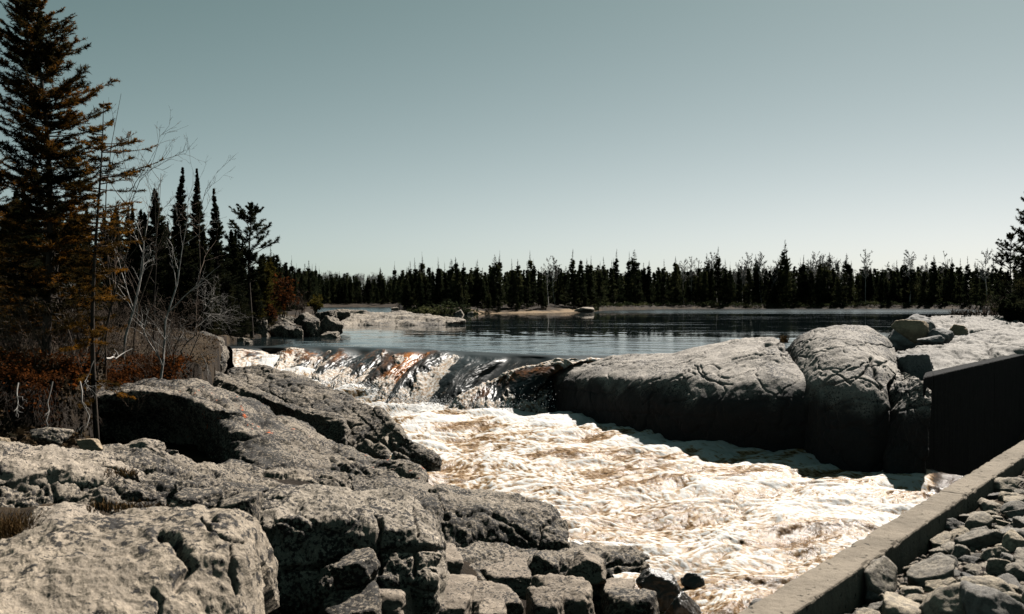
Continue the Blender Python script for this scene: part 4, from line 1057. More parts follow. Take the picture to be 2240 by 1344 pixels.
# fine rubble in the gaps: nobody could count it
Vr, Fr, off = [], [], 0
base_P, base_F = boulder_mesh(777, 10, 2, 0.03, 16)
for k in range(4200):
    px = rs.uniform(1560, 2420); py = rs.uniform(1000, 1420)
    q = rip_at(px, py)
    s = (q[0] - K0[0]) * KN[0] + (q[1] - K0[1]) * KN[1] - KW
    if s < 0.05 or q[1] < 2.5 or q[1] > 24: continue
    r = rs.uniform(0.018, 0.055)
    M3 = np.array(Matrix.Rotation(rs.uniform(0, 6.3), 3, 'Z') @ Matrix.Rotation(rs.uniform(0, 6.3), 3, 'X'))
    Vr.append((base_P * np.array([r * rs.uniform(.8, 1.5), r, r * rs.uniform(.6, .9)])) @ M3.T + q); Fr.append(base_F + off); off += len(base_P)
for k in range(3000):
    l, s = rs.uniform(-4, 18), rs.uniform(1.0, 9.0)
    q = K0 + KT * l + KN * (KW + s)
    q[2] = rip_z(q[0], q[1])
    px = q[0] / max(q[1], 0.1) * F + 1120
    r = rs.uniform(0.05, 0.16) if (px > 2300 or q[1] < 1.5) else rs.uniform(0.02, 0.05)
    if q[1] < 3.0 and q[0] < 2.5: continue
    M3 = np.array(Matrix.Rotation(rs.uniform(0, 6.3), 3, 'Z') @ Matrix.Rotation(rs.uniform(0, 6.3), 3, 'X'))
    Vr.append((base_P * np.array([r * rs.uniform(.8, 1.5), r, r * rs.uniform(.6, .9)])) @ M3.T + q); Fr.append(base_F + off); off += len(base_P)
o = mesh_obj('rubble', np.concatenate(Vr), np.concatenate(Fr), M_block)
tag(o, 'fine grey rubble between the stones beside the kerb', 'rubble', kind='stuff')
# ------------------------------------------------------------------ vegetation
def foliage_mat(name, dark, mid, lit, sc=1.0, trans=0.35):
    m = bpy.data.materials.new(name); m.use_nodes = True
    t = NT.__new__(NT); t.m = m; t.t = m.node_tree; t.t.nodes.clear(); t.geo = None
    out = t.n('ShaderNodeOutputMaterial')
    tc = t.n('ShaderNodeTexCoord'); oi = t.n('ShaderNodeObjectInfo')
    ad = t.n('ShaderNodeVectorMath', operation='ADD'); t.l(tc.outputs['Object'], ad.inputs[0]); t.l(oi.outputs['Location'], ad.inputs[1])
    a = t.noise(ad.outputs[0], 1.1 * sc, 4, 0.6); b = t.noise(ad.outputs[0], 9 * sc, 3, 0.6)
    f = t.math('ADD', t.math('MULTIPLY', a, 0.7), t.math('MULTIPLY', b, 0.35))
    col = t.ramp(f, [(0.40, dark), (0.54, mid), (0.68, lit)])
    d = t.n('ShaderNodeBsdfDiffuse'); tr = t.n('ShaderNodeBsdfTranslucent'); mx = t.n('ShaderNodeMixShader')
    t.l(col, d.inputs[0]); t.l(col, tr.inputs[0]); mx.inputs[0].default_value = trans
    t.l(d.outputs[0], mx.inputs[1]); t.l(tr.outputs[0], mx.inputs[2]); t.l(mx.outputs[0], out.inputs[0])
    return m
def bark_mat(name, a, b, sc=1.0):
    t = NT(name)
    P = t.pos()
    n = t.noise(t.scaled(P, (6 * sc, 6 * sc, 1.5 * sc)), 1.5, 5, 0.65)
    return t.set(base=t.mix(t.gray(n, 0.38, 0.62), a, b), rough=0.9, normal=t.bump(n, 0.7, 0.02), spec=0.15)
M_needle_near = foliage_mat('spruce_needles', (0.006, 0.008, 0.004), (0.030, 0.021, 0.007), (0.25, 0.10, 0.014), 1.0)
M_needle_gold = foliage_mat('golden_spruce_needles', (0.010, 0.010, 0.005), (0.070, 0.038, 0.009), (0.30, 0.125, 0.015), 1.0)
M_needle_mid = foliage_mat('fir_needles', (0.006, 0.008, 0.005), (0.014, 0.017, 0.009), (0.040, 0.036, 0.015), 0.7)
M_needle_far = foliage_mat('distant_spruce_needles', (0.006, 0.008, 0.005), (0.022, 0.028, 0.014), (0.085, 0.085, 0.036), 0.16, 0.3)
M_needle_yel = foliage_mat('yellowish_needles', (0.02, 0.02, 0.006), (0.055, 0.045, 0.010), (0.11, 0.08, 0.015), 0.5)
M_bark = bark_mat('dark_bark', (0.018, 0.014, 0.011), (0.06, 0.045, 0.035))
M_birch = bark_mat('pale_bark', (0.16, 0.14, 0.125), (0.42, 0.39, 0.36))
M_twig = bark_mat('twig_bark', (0.042, 0.030, 0.023), (0.125, 0.088, 0.064))
M_greytwig = bark_mat('grey_twigs', (0.10, 0.09, 0.08), (0.24, 0.22, 0.20), 0.2)
M_pop = bark_mat('pale_poplar_twigs', (0.20, 0.19, 0.175), (0.36, 0.34, 0.32), 0.2)
M_rust = foliage_mat('rusty_leaves', (0.018, 0.009, 0.005), (0.06, 0.022, 0.008), (0.20, 0.058, 0.012), 2.0, 0.3)
M_litter = foliage_mat('leaf_litter', (0.02, 0.014, 0.010), (0.085, 0.055, 0.032), (0.22, 0.16, 0.10), 3.0, 0.2)
M_grass = foliage_mat('dry_grass', (0.05, 0.028, 0.012), (0.12, 0.07, 0.03), (0.24, 0.16, 0.08), 3.0, 0.3)

def tubes(P, Rr, sides=4):
    """P (n,k,3), Rr (n,k) -> many tapered tubes in one go"""
    n, k, _ = P.shape
    T = np.gradient(P, axis=1)
    T /= np.linalg.norm(T, axis=2, keepdims=True) + 1e-9
    ref = np.where(np.abs(T[..., 2:3]) > 0.9, np.array([1.0, 0, 0]), np.array([0, 0, 1.0]))
    A = np.cross(T, ref); A /= np.linalg.norm(A, axis=2, keepdims=True) + 1e-9
    B = np.cross(T, A)
    an = np.arange(sides) / sides * 2 * math.pi
    V = P[:, :, None, :] + Rr[:, :, None, None] * (np.cos(an)[None, None, :, None] * A[:, :, None, :] + np.sin(an)[None, None, :, None] * B[:, :, None, :])
    f = grid_faces(k, sides, False, True)
    Fq = (f[None] + (np.arange(n) * k * sides)[:, None, None]).reshape(-1, 4)
    return V.reshape(-1, 3), Fq

def needle_tris(P, D, length, width, rs):
    """one slim triangle per point P along direction D"""
    n = len(P)
    S = rs.normal(size=(n, 3)); S = np.cross(D, S); S /= np.linalg.norm(S, axis=1, keepdims=True) + 1e-9
    V = np.stack([P - S * width[:, None] * 0.5, P + S * width[:, None] * 0.5, P + D * length[:, None]], 1)
    return V.reshape(-1, 3), np.arange(3 * n).reshape(-1, 3)

def conifer(seed, H, prof, n_br, twigs, npt, nl, nw, r0=0.09, lean=(0, 0), s_top=0.5, s_low=-0.35, curl=0.25, bare=0.0, start=0.08, tw_len=0.38, gap=0.0, az_bias=None, dead=0.0, ragged=0.55):
    rs = np.random.RandomState(seed)
    k = 14
    tz = np.linspace(0, 1, k)
    trunk = np.stack([lean[0] * tz ** 1.6 + 0.012 * H * np.sin(tz * 5 + seed), lean[1] * tz ** 1.6 + 0.008 * H * np.cos(tz * 4 + seed), tz * H], 1)
    TV, TF = tubes(trunk[None], (r0 * (1 - tz) ** 0.9 + 0.006)[None], 8)
    h = start + (1 - start) * rs.uniform(0, 1, n_br) ** 0.8
    h = np.sort(np.clip(h, 0, 0.995))
    if gap:
        keep = noise(np.stack([h * 9, 0 * h, 0 * h + seed], 1), seed) > -gap
        h = h[keep]
    nb = len(h)
    az = rs.uniform(0, 2 * math.pi, nb)
    L = prof(h) * rs.uniform(ragged, 1.12, nb)
    if az_bias is not None:
        L = L * (1 + az_bias[1] * np.cos(az - az_bias[0]))
    kb = 7
    t = np.linspace(0, 1, kb)[None]
    s0 = (s_low + (s_top - s_low) * h ** 1.3 + rs.normal(0, 0.08, nb))[:, None]
    dx = np.cos(az)[:, None] * t * L[:, None]; dy = np.sin(az)[:, None] * t * L[:, None]
    wob = rs.normal(0, 0.035, (nb, kb, 2)) * L[:, None, None] * t[..., None]
    dz = L[:, None] * (s0 * t + curl * t ** 2.2)
    bx = np.interp(h, tz, trunk[:, 0])[:, None]; by = np.interp(h, tz, trunk[:, 1])[:, None]
    BP = np.stack([bx + dx + wob[..., 0], by + dy + wob[..., 1], (h * H)[:, None] + dz], -1)
    br = (0.20 * r0 * (L / max(L.max(), 1e-6))[:, None] + 0.004) * (1 - t) + 0.003
    BV, BF = tubes(BP, br, 3)
    wood_V = [TV, BV]; wood_F = [TF, BF + len(TV)]
    # twigs
    green = rs.uniform(size=nb) > dead
    tw = rs.uniform(0.16 + bare * 0.5, 1.0, (nb, twigs))
    def bpos(tw):
        x = tw * (kb - 1); i = np.clip(x.astype(int), 0, kb - 2); f = (x - i)[..., None]
        r = np.arange(nb)[:, None]
        a, b = BP[r, i], BP[r, i + 1]
        d = b - a; d = d / (np.linalg.norm(d, axis=-1, keepdims=True) + 1e-9)
        return a * (1 - f) + b * f, d
    p0, d0 = bpos(tw)
    side = np.where(rs.uniform(size=tw.shape) < 0.5, 1.0, -1.0)
    perp = np.stack([-d0[..., 1], d0[..., 0], 0 * d0[..., 0]], -1); perp /= np.linalg.norm(perp, axis=-1, keepdims=True) + 1e-9
    ang = rs.uniform(0.5, 1.15, tw.shape)[..., None]
    td = d0 * np.cos(ang) + perp * side[..., None] * np.sin(ang) + np.array([0, 0, 1.0]) * rs.normal(-0.10, 0.22, tw.shape)[..., None]
    td /= np.linalg.norm(td, axis=-1, keepdims=True)
    tl = L[:, None] * tw_len * (1.15 - 0.75 * tw) * rs.uniform(0.5, 1.2, tw.shape)
    p1 = p0 + td * tl[..., None] + np.array([0, 0, 1.0]) * (0.12 * tl[..., None])
    m = green[:, None] & np.ones_like(tw, bool)
    P0 = p0.reshape(-1, 3); P1 = p1.reshape(-1, 3)
    TWV, TWF = tubes(np.stack([P0, 0.5 * (P0 + P1), P1], 1), np.repeat(np.array([[0.006, 0.004, 0.002]]), len(P0), 0) * (nw / 0.014) ** 0.6, 3)
    off = len(TV) + len(BV); wood_V.append(TWV); wood_F.append(TWF + off)
    # needles on the twigs and on the outer part of the branch
    u = rs.uniform(0.05, 1.0, (len(P0), npt))
    q = P0[:, None] * (1 - u[..., None]) + P1[:, None] * u[..., None]
    dirn = np.repeat(td.reshape(-1, 1, 3), npt, 1)
    keep = np.repeat(m.reshape(-1, 1), npt, 1)
    nmain = max(4, int(twigs * npt * 0.22))
    um = rs.uniform(0.3 + bare * 0.5, 1.0, (nb, nmain))
    pm, dm = bpos(um)
    keepm = np.repeat(green[:, None], nmain, 1)
    q = np.concatenate([q[keep], pm[keepm]]); dirn = np.concatenate([dirn[keep], dm[keepm]])
    r = rs.normal(size=q.shape); r[:, 2] = r[:, 2] * 0.8 + 0.15
    D = dirn * 0.55 + r * 0.55; D /= np.linalg.norm(D, axis=1, keepdims=True)
    hq = np.clip(q[:, 2] / H, 0, 1)
    ln = nl * rs.uniform(0.6, 1.3, len(q)) * np.where(hq > 0.8, 0.6 + 0.4 * (1 - hq) / 0.2, 1)
    NV, NF = needle_tris(q, D, ln, nw * rs.uniform(0.7, 1.3, len(q)), rs)
    # leader at the very top
    return (np.concatenate(wood_V), np.concatenate(wood_F)), (NV, NF)

def cone(a, p=0.8, low=0.75, tip=0.012):
    """branch length against height: widest a little above the ground, a point at the top"""
    return lambda h: a * np.where(h < 0.15, low + (1 - low) * h / 0.15, np.clip((1 - h) / 0.85 + tip, 0, 1) ** p)

def gz(x, y):
    return float(ground_z(np.array([x]), np.array([y]))[0])

def tree_at(name, px, d, built, label, cat, group, mats, scale=1.0, rz=0.0, z=None):
    x = (px - 1120) / F * d
    z0 = gz(x, d) - 0.05 if z is None else z
    r = empty(name, (x, d, z0)); r.rotation_euler.z = rz; r.scale = (scale,) * 3
    tag(r, label, cat, group)
    (TV, TF), (NV, NF) = built
    mesh_obj('trunk', TV, TF, mats[0], parent=r)
    mesh_obj('crown', NV, NF, mats[1], parent=r, smooth=False)
    return r

def copy_tree(src, name, px, d, scale, rz, label, group=None, sz=None):
    x = (px - 1120) / F * d
    r = src.copy(); C.objects.link(r); r.name = name
    r.location = (x, d, gz(x, d) - 0.05); r.rotation_euler.z = rz; r.scale = (scale, scale, sz or scale)
    r['label'] = label
    if group: r['group'] = group
    for ch in list(src.children):
        c = ch.copy(); C.objects.link(c); c.parent = r; c.name = ch.name.split('.')[0]
    return r

def height_for(px, d, top):
    x = (px - 1120) / F * d
    return CAMZ + (HOR - top) / F * d - gz(x, d)

# ---- near spruces on the left bank
H1 = height_for(108, 22, -8)
tree_at('spruce_tree', 108, 22, conifer(5, H1, lambda h: 1.0 + 0 * h if False else np.interp(h, [0, .12, .3, .5, .66, .74, .79, .85, .92, .965, 1.0], [1.3, 1.9, 1.75, 1.45, 1.35, 1.6, 1.05, 1.15, 0.95, 0.45, 0.10]), 360, 19, 32, 0.085, 0.017, r0=0.11, lean=(-0.35, 0), ragged=0.34, s_top=0.30, s_low=-0.30, curl=0.30, tw_len=0.30, gap=0.0, start=0.1),
        'tallest spruce at the left edge with rusty lit boughs and a bent top', 'tree', None, (M_bark, M_needle_near))
H2 = height_for(212, 21.2, 215)
tree_at('spruce_tree', 212, 21.2, conifer(9, H2, lambda h: np.interp(h, [0, .15, .4, .6, .8, .92, 1.0], [0.8, 1.15, 0.85, 0.95, 1.15, 0.6, 0.1]), 125, 11, 28, 0.075, 0.016, r0=0.065, lean=(0.03, 0), s_top=0.18, s_low=-0.35, curl=0.12, tw_len=0.26, gap=0.18, start=0.14, az_bias=(0.0, 0.25)),
        'slender golden spruce with a thin dark trunk right of the tallest spruce', 'tree', None, (M_bark, M_needle_gold))
H3 = height_for(-70, 23.5, 225)
tree_at('spruce_tree', -70, 23.5, conifer(15, H3, cone(2.1, 0.75), 330, 18, 28, 0.09, 0.017, r0=0.12, tw_len=0.3, gap=0.15),
        'dark spruce cut off by the left edge behind the tallest spruce', 'tree', None, (M_bark, M_needle_near))
H4 = height_for(20, 29, 470)
tree_at('spruce_tree', 30, 29, conifer(19, H4, cone(1.7, 0.8), 240, 14, 24, 0.10, 0.02, r0=0.08, tw_len=0.32),
        'shorter dark spruce in the shade beneath the tallest spruce', 'tree', None, (M_bark, M_needle_mid))
H5 = height_for(265, 30, 500)
tree_at('spruce_tree', 172, 27, conifer(23, height_for(172, 27, 470), cone(1.45, 0.8), 200, 14, 24, 0.09, 0.018, r0=0.07, tw_len=0.32, gap=0.1),
        'rusty young spruce crowded between the two tall spruces', 'tree', None, (M_bark, M_needle_near))

# ---- narrow firs and spruces behind (three models, copied)
fir = []
for k, (w, nb, p_) in enumerate([(0.165, 380, 1.2), (0.15, 360, 1.3), (0.19, 420, 0.95)]):
    fir.append(tree_at('fir_tree', 395, 45, conifer(40 + k, 10.0, cone(10 * w, p_), nb, 11, 16, 0.12, 0.04, r0=0.09, tw_len=0.42, s_top=0.4, s_low=-0.3, start=0.02),
                       'tmp', 'tree', 'narrow dark firs behind the birches', (M_bark, M_needle_mid)))
firs = [(395, 45, 364, 0, 'tall narrow dark fir, left one of the tallest pair behind the birches'), (426, 46, 367, 1, 'tall narrow dark fir, right one of the tallest pair behind the birches'),
        (471, 44, 411, 0, 'pointed dark fir right of the tallest pair'), (288, 41, 443, 1, 'narrow dark fir behind the left leaning birch'), (338, 42, 410, 2, 'thin-topped dark fir between the two leaning birches'),
        (192, 46, 440, 1, 'pale distant fir showing between the golden spruce and the tallest spruce'), (376, 39, 520, 2, 'bushy low fir under the tallest pair'), (445, 40, 500, 2, 'broad dark fir in front of the tallest pair'),
        (505, 47, 500, 2, 'dark fir leaning against the pine on its left side'), (240, 44, 560, 2, 'low dark fir at the foot of the golden spruce'), (320, 46, 560, 2, 'low dark fir behind the thin-topped fir'),
        (480, 45, 575, 2, 'low dark fir hanging over the shaded inlet'), (530, 51, 560, 2, 'bushy dark fir below the pine at the shaded inlet')]
for i, (px, d, top, k, lab) in enumerate(firs):
    s = height_for(px, d, top) / 10.0
    if i in (0, 1, 4):
        o = fir[k]; o.location = ((px - 1120) / F * d, d, gz((px - 1120) / F * d, d) - 0.05); o.scale = (s, s, s); o['label'] = lab
    else:
        copy_tree(fir[k], 'fir_tree', px, d, s * (0.9 if top > 500 else 1.0), i * 1.7, lab, sz=s)
rs = np.random.RandomState(55)
for i in range(52):
    px = rs.uniform(-120, 575); d = rs.uniform(50, 75)
    top = np.interp(px, [-120, 100, 300, 450, 575], [430, 450, 480, 505, 570]) + rs.normal(0, 18)
    copy_tree(fir[(0, 1, 2, 2)[i % 4]], 'fir_tree', px, d, height_for(px, d, top) / 10.0 * 1.1, rs.uniform(0, 6.28), 'dark fir filling the shaded wood far behind the birches', 'firs of the shaded wood behind the birches', sz=height_for(px, d, top) / 10.0)
for i, (px, d, top, wf) in enumerate([(512, 49, 505, 1.2), (532, 52, 525, 1.3), (576, 60, 553, 1.0), (598, 68, 556, 0.9), (613, 74, 572, 1.0), (628, 82, 580, 1.0), (645, 92, 586, 0.9), (660, 104, 592, 1.0), (676, 120, 603, 1.0), (604, 66, 590, 1.2), (585, 58, 580, 1.3), (634, 78, 600, 1.2), (655, 90, 610, 1.2), (690, 150, 612, 1.0)]):
    copy_tree(fir[i % 3], 'fir_tree', px, d, height_for(px, d, top) / 10.0 * wf, i * 2.1, 'dark fir in the row stepping down from the pine to the far shore', 'firs stepping down to the far shore', sz=height_for(px, d, top) / 10.0)
for i, (px, d, top, lab) in enumerate([(462, 41, 610, 'skirted dark fir at the left end of the shaded inlet'), (498, 44, 600, 'skirted dark fir in the middle of the shaded inlet'), (524, 47.5, 615, 'skirted dark fir at the right end of the shaded inlet'), (556, 51.5, 600, 'skirted dark fir above the squared rock of the point')]):
    copy_tree(fir[2], 'fir_tree', px, d, height_for(px, d, top) / 10.0 * 1.5, i * 1.3 + 0.5, lab, 'skirted firs over the inlet', sz=height_for(px, d, top) / 10.0)
# yellowish small spruces by the point
ys = tree_at('spruce_tree', 572, 54, conifer(60, height_for(572, 54, 560), cone(1.0, 0.7), 150, 9, 14, 0.15, 0.04, r0=0.06, tw_len=0.42, start=0.02), 'small yellowish green spruce at the base of the rocky point', 'tree', 'young spruces on the rocky point', (M_bark, M_needle_yel))
copy_tree(ys, 'spruce_tree', 590, 58, 0.95, 2.0, 'yellowish green spruce just behind the smallest one on the rocky point')
copy_tree(ys, 'spruce_tree', 548, 52, 0.8, 4.0, 'short yellowish green spruce left of the rocky point beside the inlet')
# the pine with its rounded open crown
def pine(seed, H):
    rs = np.random.RandomState(seed)
    w, n = conifer(seed, H, lambda h: np.interp(h, [0, .35, .5, .65, .8, .93, 1.0], [0.2, 0.7, 1.35, 1.5, 1.25, 0.85, 0.3]), 70, 9, 34, 0.16, 0.034, r0=0.11, s_top=0.75, s_low=0.0, curl=0.2, bare=0.45, start=0.35, tw_len=0.30)
    return w, n
tree_at('pine_tree', 548, 49, pine(71, height_for(548, 49, 456)), 'round-topped pine with tufted open branches at the end of the left trees', 'tree', None, (M_bark, M_needle_mid))

# ---- bare birches, saplings and shrubs
def bare_tree(seed, base, tip, r0, depth=3, spread=0.55, n_child=(7, 5, 4), wob=0.05, clen=0.38, kb=7, up=0.25, u0=0.25):
    rs = np.random.RandomState(seed)
    base, tip = np.asarray(base, float), np.asarray(tip, float)
    t = np.linspace(0, 1, kb)[:, None]
    L = np.linalg.norm(tip - base)
    w = np.cumsum(rs.normal(0, wob, (kb, 3)), 0) * L * 0.5 * np.sin(t * math.pi)
    polys, rads = [base * (1 - t) + tip * t + w], [r0 * (1 - t[:, 0] * 0.85)]
    cur = [(polys[0], rads[0], L)]
    for lev in range(depth):
        nxt = []
        for P, Rr, L in cur:
            for _ in range(n_child[min(lev, len(n_child) - 1)]):
                u = rs.uniform(u0 if lev == 0 else 0.25, 0.98); x = u * (kb - 1); i = min(int(x), kb - 2); f = x - i
                p = P[i] * (1 - f) + P[i + 1] * f
                d = P[i + 1] - P[i]; d = d / (np.linalg.norm(d) + 1e-9)
                v = rs.normal(size=3); v -= d * (v @ d); v /= np.linalg.norm(v) + 1e-9
                a = rs.uniform(0.5, 1.2) * spread * 1.6
                nd = d * math.cos(a) + v * math.sin(a); nd[2] += up; nd /= np.linalg.norm(nd)
                l = L * clen * rs.uniform(0.5, 1.3) * (1.15 - 0.6 * u)
                q = p[None] + nd[None] * t * l + np.cumsum(rs.normal(0, wob * 1.6, (kb, 3)), 0) * l * 0.45 * t
                rr = (Rr[i] * 0.55) * (1 - 0.85 * t[:, 0]) + 0.0015
                polys.append(q); rads.append(rr); nxt.append((q, rr, l))
        cur = nxt
    return np.stack(polys), np.stack(rads)

def bare_obj(name, seed, p0, p1, r0, mat, label, cat='tree', group=None, split=True, **kw):
    base = at(*p0); tip = at(*p1)
    base[2] = gz(base[0], base[1]) - 0.05 if kw.pop('ground', True) else base[2]
    P, Rr = bare_tree(seed, base, tip, r0, **kw)
    loc = P[0, 0]
    r = empty(name, tuple(loc)); tag(r, label, cat, group)
    V, Fq = tubes(P[:1], Rr[:1], 8); mesh_obj('trunk', V - loc, Fq, mat, parent=r)
    V, Fq = tubes(P[1:], Rr[1:], 4); mesh_obj('crown', V - loc, Fq, mat, parent=r)
    return r
bare_obj('birch_tree', 3, (333, 758, 24.5), (412, 470, 25), 0.045, M_birch, 'white-barked bare birch leaning right, the brightest stem of the thicket', wob=0.035, n_child=(9, 5, 3))
bare_obj('birch_tree', 8, (268, 712, 27), (338, 420, 27.5), 0.045, M_birch, 'white-barked bare birch leaning right behind the golden spruce', wob=0.03, n_child=(9, 5, 3))
bare_obj('birch_tree', 12, (288, 690, 29), (352, 380, 30), 0.035, M_twig, 'thin dark bare sapling beside the birch behind the golden spruce', wob=0.03, n_child=(9, 6, 4))
bare_obj('birch_tree', 15, (165, 700, 25), (150, 330, 25.5), 0.05, M_bark, 'dark forked bare tree between the tall spruces', wob=0.05, n_child=(8, 5, 3))
bare_obj('birch_tree', 17, (205, 700, 23.5), (330, 350, 23), 0.03, M_twig, 'bare tree with long thin branches reaching right above the birches', wob=0.06, n_child=(9, 5, 3), clen=0.42)
bare_obj('birch_tree', 19, (230, 690, 24), (265, 205, 24), 0.03, M_twig, 'tall thin bare tree behind the golden spruce, its twigs level with its top', wob=0.04, n_child=(9, 5, 3), clen=0.25)
bare_obj('birch_tree', 23, (335, 700, 33), (338, 400, 33), 0.035, M_bark, 'straight bare dead pole between the birches and the tallest firs', wob=0.01, n_child=(6, 3), depth=2, clen=0.12)
bare_obj('birch_tree', 29, (430, 720, 36), (478, 372, 37), 0.03, M_twig, 'thin bare tree rising in front of the tallest firs', wob=0.05, n_child=(9, 5, 3))
bare_obj('birch_tree', 31, (120, 720, 22), (40, 620, 21.5), 0.03, M_twig, 'crooked bare sapling at the foot of the tallest spruce', wob=0.07, n_child=(7, 5, 3))
bare_obj('alder_shrub', 35, (402, 790, 27), (470, 640, 27), 0.03, M_greytwig, 'crooked pale bare shrub overhanging the dark inlet', 'shrub', wob=0.12, n_child=(9, 7, 4), clen=0.6, spread=0.8, up=0.0)
bare_obj('alder_shrub', 37, (400, 785, 28), (520, 655, 28), 0.02, M_greytwig, 'pale bare branches reaching farthest right over the dark inlet', 'shrub', wob=0.13, n_child=(9, 6, 3), clen=0.5, spread=0.8, up=-0.05)
bare_obj('alder_shrub', 39, (360, 790, 26), (440, 700, 26), 0.018, M_twig, 'brown bare shrub above the rust-stained rock', 'shrub', wob=0.1, n_child=(9, 7, 4), clen=0.6, spread=0.8)
rs = np.random.RandomState(77)
for k in range(20):
    px = rs.uniform(-40, 420); d = rs.uniform(21.5, 33)
    x = (px - 1120) / F * d; g = gz(x, d); yb = HOR + (CAMZ - g) / d * F
    hgt = rs.uniform(0.9, 2.0)
    bare_obj('bare_shrub', 100 + k, (px, yb, d), (px + rs.uniform(-35, 45), yb - hgt / d * F, d + rs.uniform(-.3, .3)), 0.012, M_greytwig if k % 4 == 0 else M_twig,
             'leafless shrub of thin brown twigs in the thicket under the spruces' if k % 4 else 'leafless shrub of thin pale twigs in the thicket under the spruces', 'shrub',
             'brown bare shrubs under the spruces' if k % 4 else 'pale bare shrubs under the spruces', n_child=(7, 5), depth=2, clen=0.55, wob=0.07, up=0.35)

# brush nobody could count
P_, R_ = [], []
for k in range(1500):
    px = rs.uniform(-120, 470); d = rs.uniform(20, 40)
    x = (px - 1120) / F * d
    if d < np.interp(px, EDGE[:, 0], EDGE[:, 1]) + 0.4 or px > 385: continue
    g = gz(x, d); h = rs.uniform(0.4, 1.5)
    b = np.array([x, d, g - 0.03])
    P, Rr = bare_tree(1000 + k, b, b + np.array([rs.normal(0, .3), rs.normal(0, .3), 1]) * h, 0.007, depth=1, n_child=(5,), clen=0.5, wob=0.07, kb=5, up=0.3)
    P_.append(P); R_.append(Rr)
V, Fq = tubes(np.concatenate(P_), np.concatenate(R_), 3)
tag(mesh_obj('undergrowth', V, Fq, M_twig), 'dense brown leafless brush covering the left bank under the trees', 'undergrowth', kind='stuff')

def leaf_cloud(name, pts, size, mat, label, cat, rs, kind='stuff', upb=0.6):
    n = len(pts)
    D = rs.normal(size=(n, 3)); D[:, 2] *= 0.6; D /= np.linalg.norm(D, axis=1, keepdims=True)
    S = rs.normal(size=(n, 3)); S = np.cross(D, S); S /= np.linalg.norm(S, axis=1, keepdims=True)
    s = size * rs.uniform(0.5, 1.4, n)[:, None]
    V = np.stack([pts - S * s * .35, pts + D * s * .5 - S * s * .05, pts + S * s * .35, pts - D * s * .5], 1).reshape(-1, 3)
    return mesh_obj(name, V, np.arange(4 * n).reshape(-1, 4), mat, smooth=False)
# leaf litter and dead grass on the bank
n = 26000
px = rs.uniform(-200, 520, n); d = 19 + 20 * rs.uniform(0, 1, n) ** 1.4
ok = d > np.interp(px, EDGE[:, 0], EDGE[:, 1]) + 0.0
px, d = px[ok], d[ok]
x = (px - 1120) / F * d
pts = np.stack([x, d, ground_z(x, d) + np.abs(rs.normal(0, 0.07, len(x)))], 1)
tag(leaf_cloud('leaf_litter', pts, 0.075, M_litter, '', '', rs), 'tan dead leaves and grass littering the left bank', 'litter', kind='stuff')
# rusty heath along the brow of the bank, spilling over its edge
n = 34000
px = rs.uniform(-200, 420, n)
e = np.interp(px, EDGE[:, 0], EDGE[:, 1])
d = e + np.where(rs.uniform(size=n) < 0.6, rs.normal(0.55, 0.55, n), np.abs(rs.normal(1.0, 1.6, n)))
x = (px - 1120) / F * d
cl = noise(np.stack([x * 0.9, d * 0.9, 0 * x], 1), 91)
z = np.where(d > e + 0.2, ground_z(x, np.maximum(d, e + 0.4)), ground_z(x, e + 0.5) - np.abs(rs.normal(0, 0.30, n))) + np.abs(rs.normal(0, 0.12, n))
ok = (cl + rs.normal(0, .25, n) > -0.1) & (d > e - 0.5)
tag(leaf_cloud('heath', np.stack([x, d, z], 1)[ok], 0.07, M_rust, '', '', rs), 'rusty orange heath and dead leaves along the brow of the bank', 'heath', kind='stuff')
# roots and twigs hanging over the undercut bank
for k, (px, top, bot, d, lab) in enumerate([(115, 835, 940, 18.2, 'long forked root hanging over the shaded bank'), (175, 835, 960, 18.3, 'grey root with a frayed tuft hanging over the shaded bank'), (205, 790, 870, 19.5, 'thin pale root left of the hollow under the humped rock'),
                                           (440, 775, 838, 24.5, 'thin pale twig hanging down in front of the bank rocks'), (40, 838, 900, 18.2, 'short thin root at the left end of the shaded bank')]):
    a, b = at(px, top, d + 0.5), at(px + rs.uniform(-20, 20), bot, d - 0.15)
    P, Rr = bare_tree(600 + k, a, b, 0.018, depth=2, n_child=(5, 4), clen=0.35, wob=0.10, up=-0.4)
    V, Fq = tubes(P, Rr, 4)
    tag(mesh_obj('hanging_root', V, Fq, M_greytwig, loc=P[0, 0]), lab, 'root')
P, Rr = bare_tree(640, at(232, 785, 21.5), at(290, 763, 22.5), 0.03, depth=1, n_child=(3,), clen=0.3, wob=0.08)
V, Fq = tubes(P, Rr, 6)
tag(mesh_obj('fallen_branch', V, Fq, M_birch, loc=P[0, 0]), 'pale fallen branch lying on the rusty heath', 'branch')

# dark dead leaves and moss clinging to the face of the bank and the ground at its foot
n = 9000
px = rs.uniform(-200, 250, n)
ed = np.interp(px, EDGE[:, 0], EDGE[:, 1])
d = ed + np.where(rs.uniform(size=n) < 0.7, rs.uniform(-0.45, 0.6, n), -np.abs(rs.normal(0, 1.6, n)))
x = (px - 1120) / F * d
pts = np.stack([x, d, ground_z(x, d) + np.abs(rs.normal(0, 0.05, n))], 1)
M_moss = foliage_mat('dark_moss', (0.006, 0.006, 0.004), (0.020, 0.015, 0.009), (0.07, 0.045, 0.025), 3.0, 0.1)
tag(leaf_cloud('moss', pts, 0.12, M_moss, '', '', rs), 'dark moss and dead leaves clinging to the face of the bank', 'moss', kind='stuff')
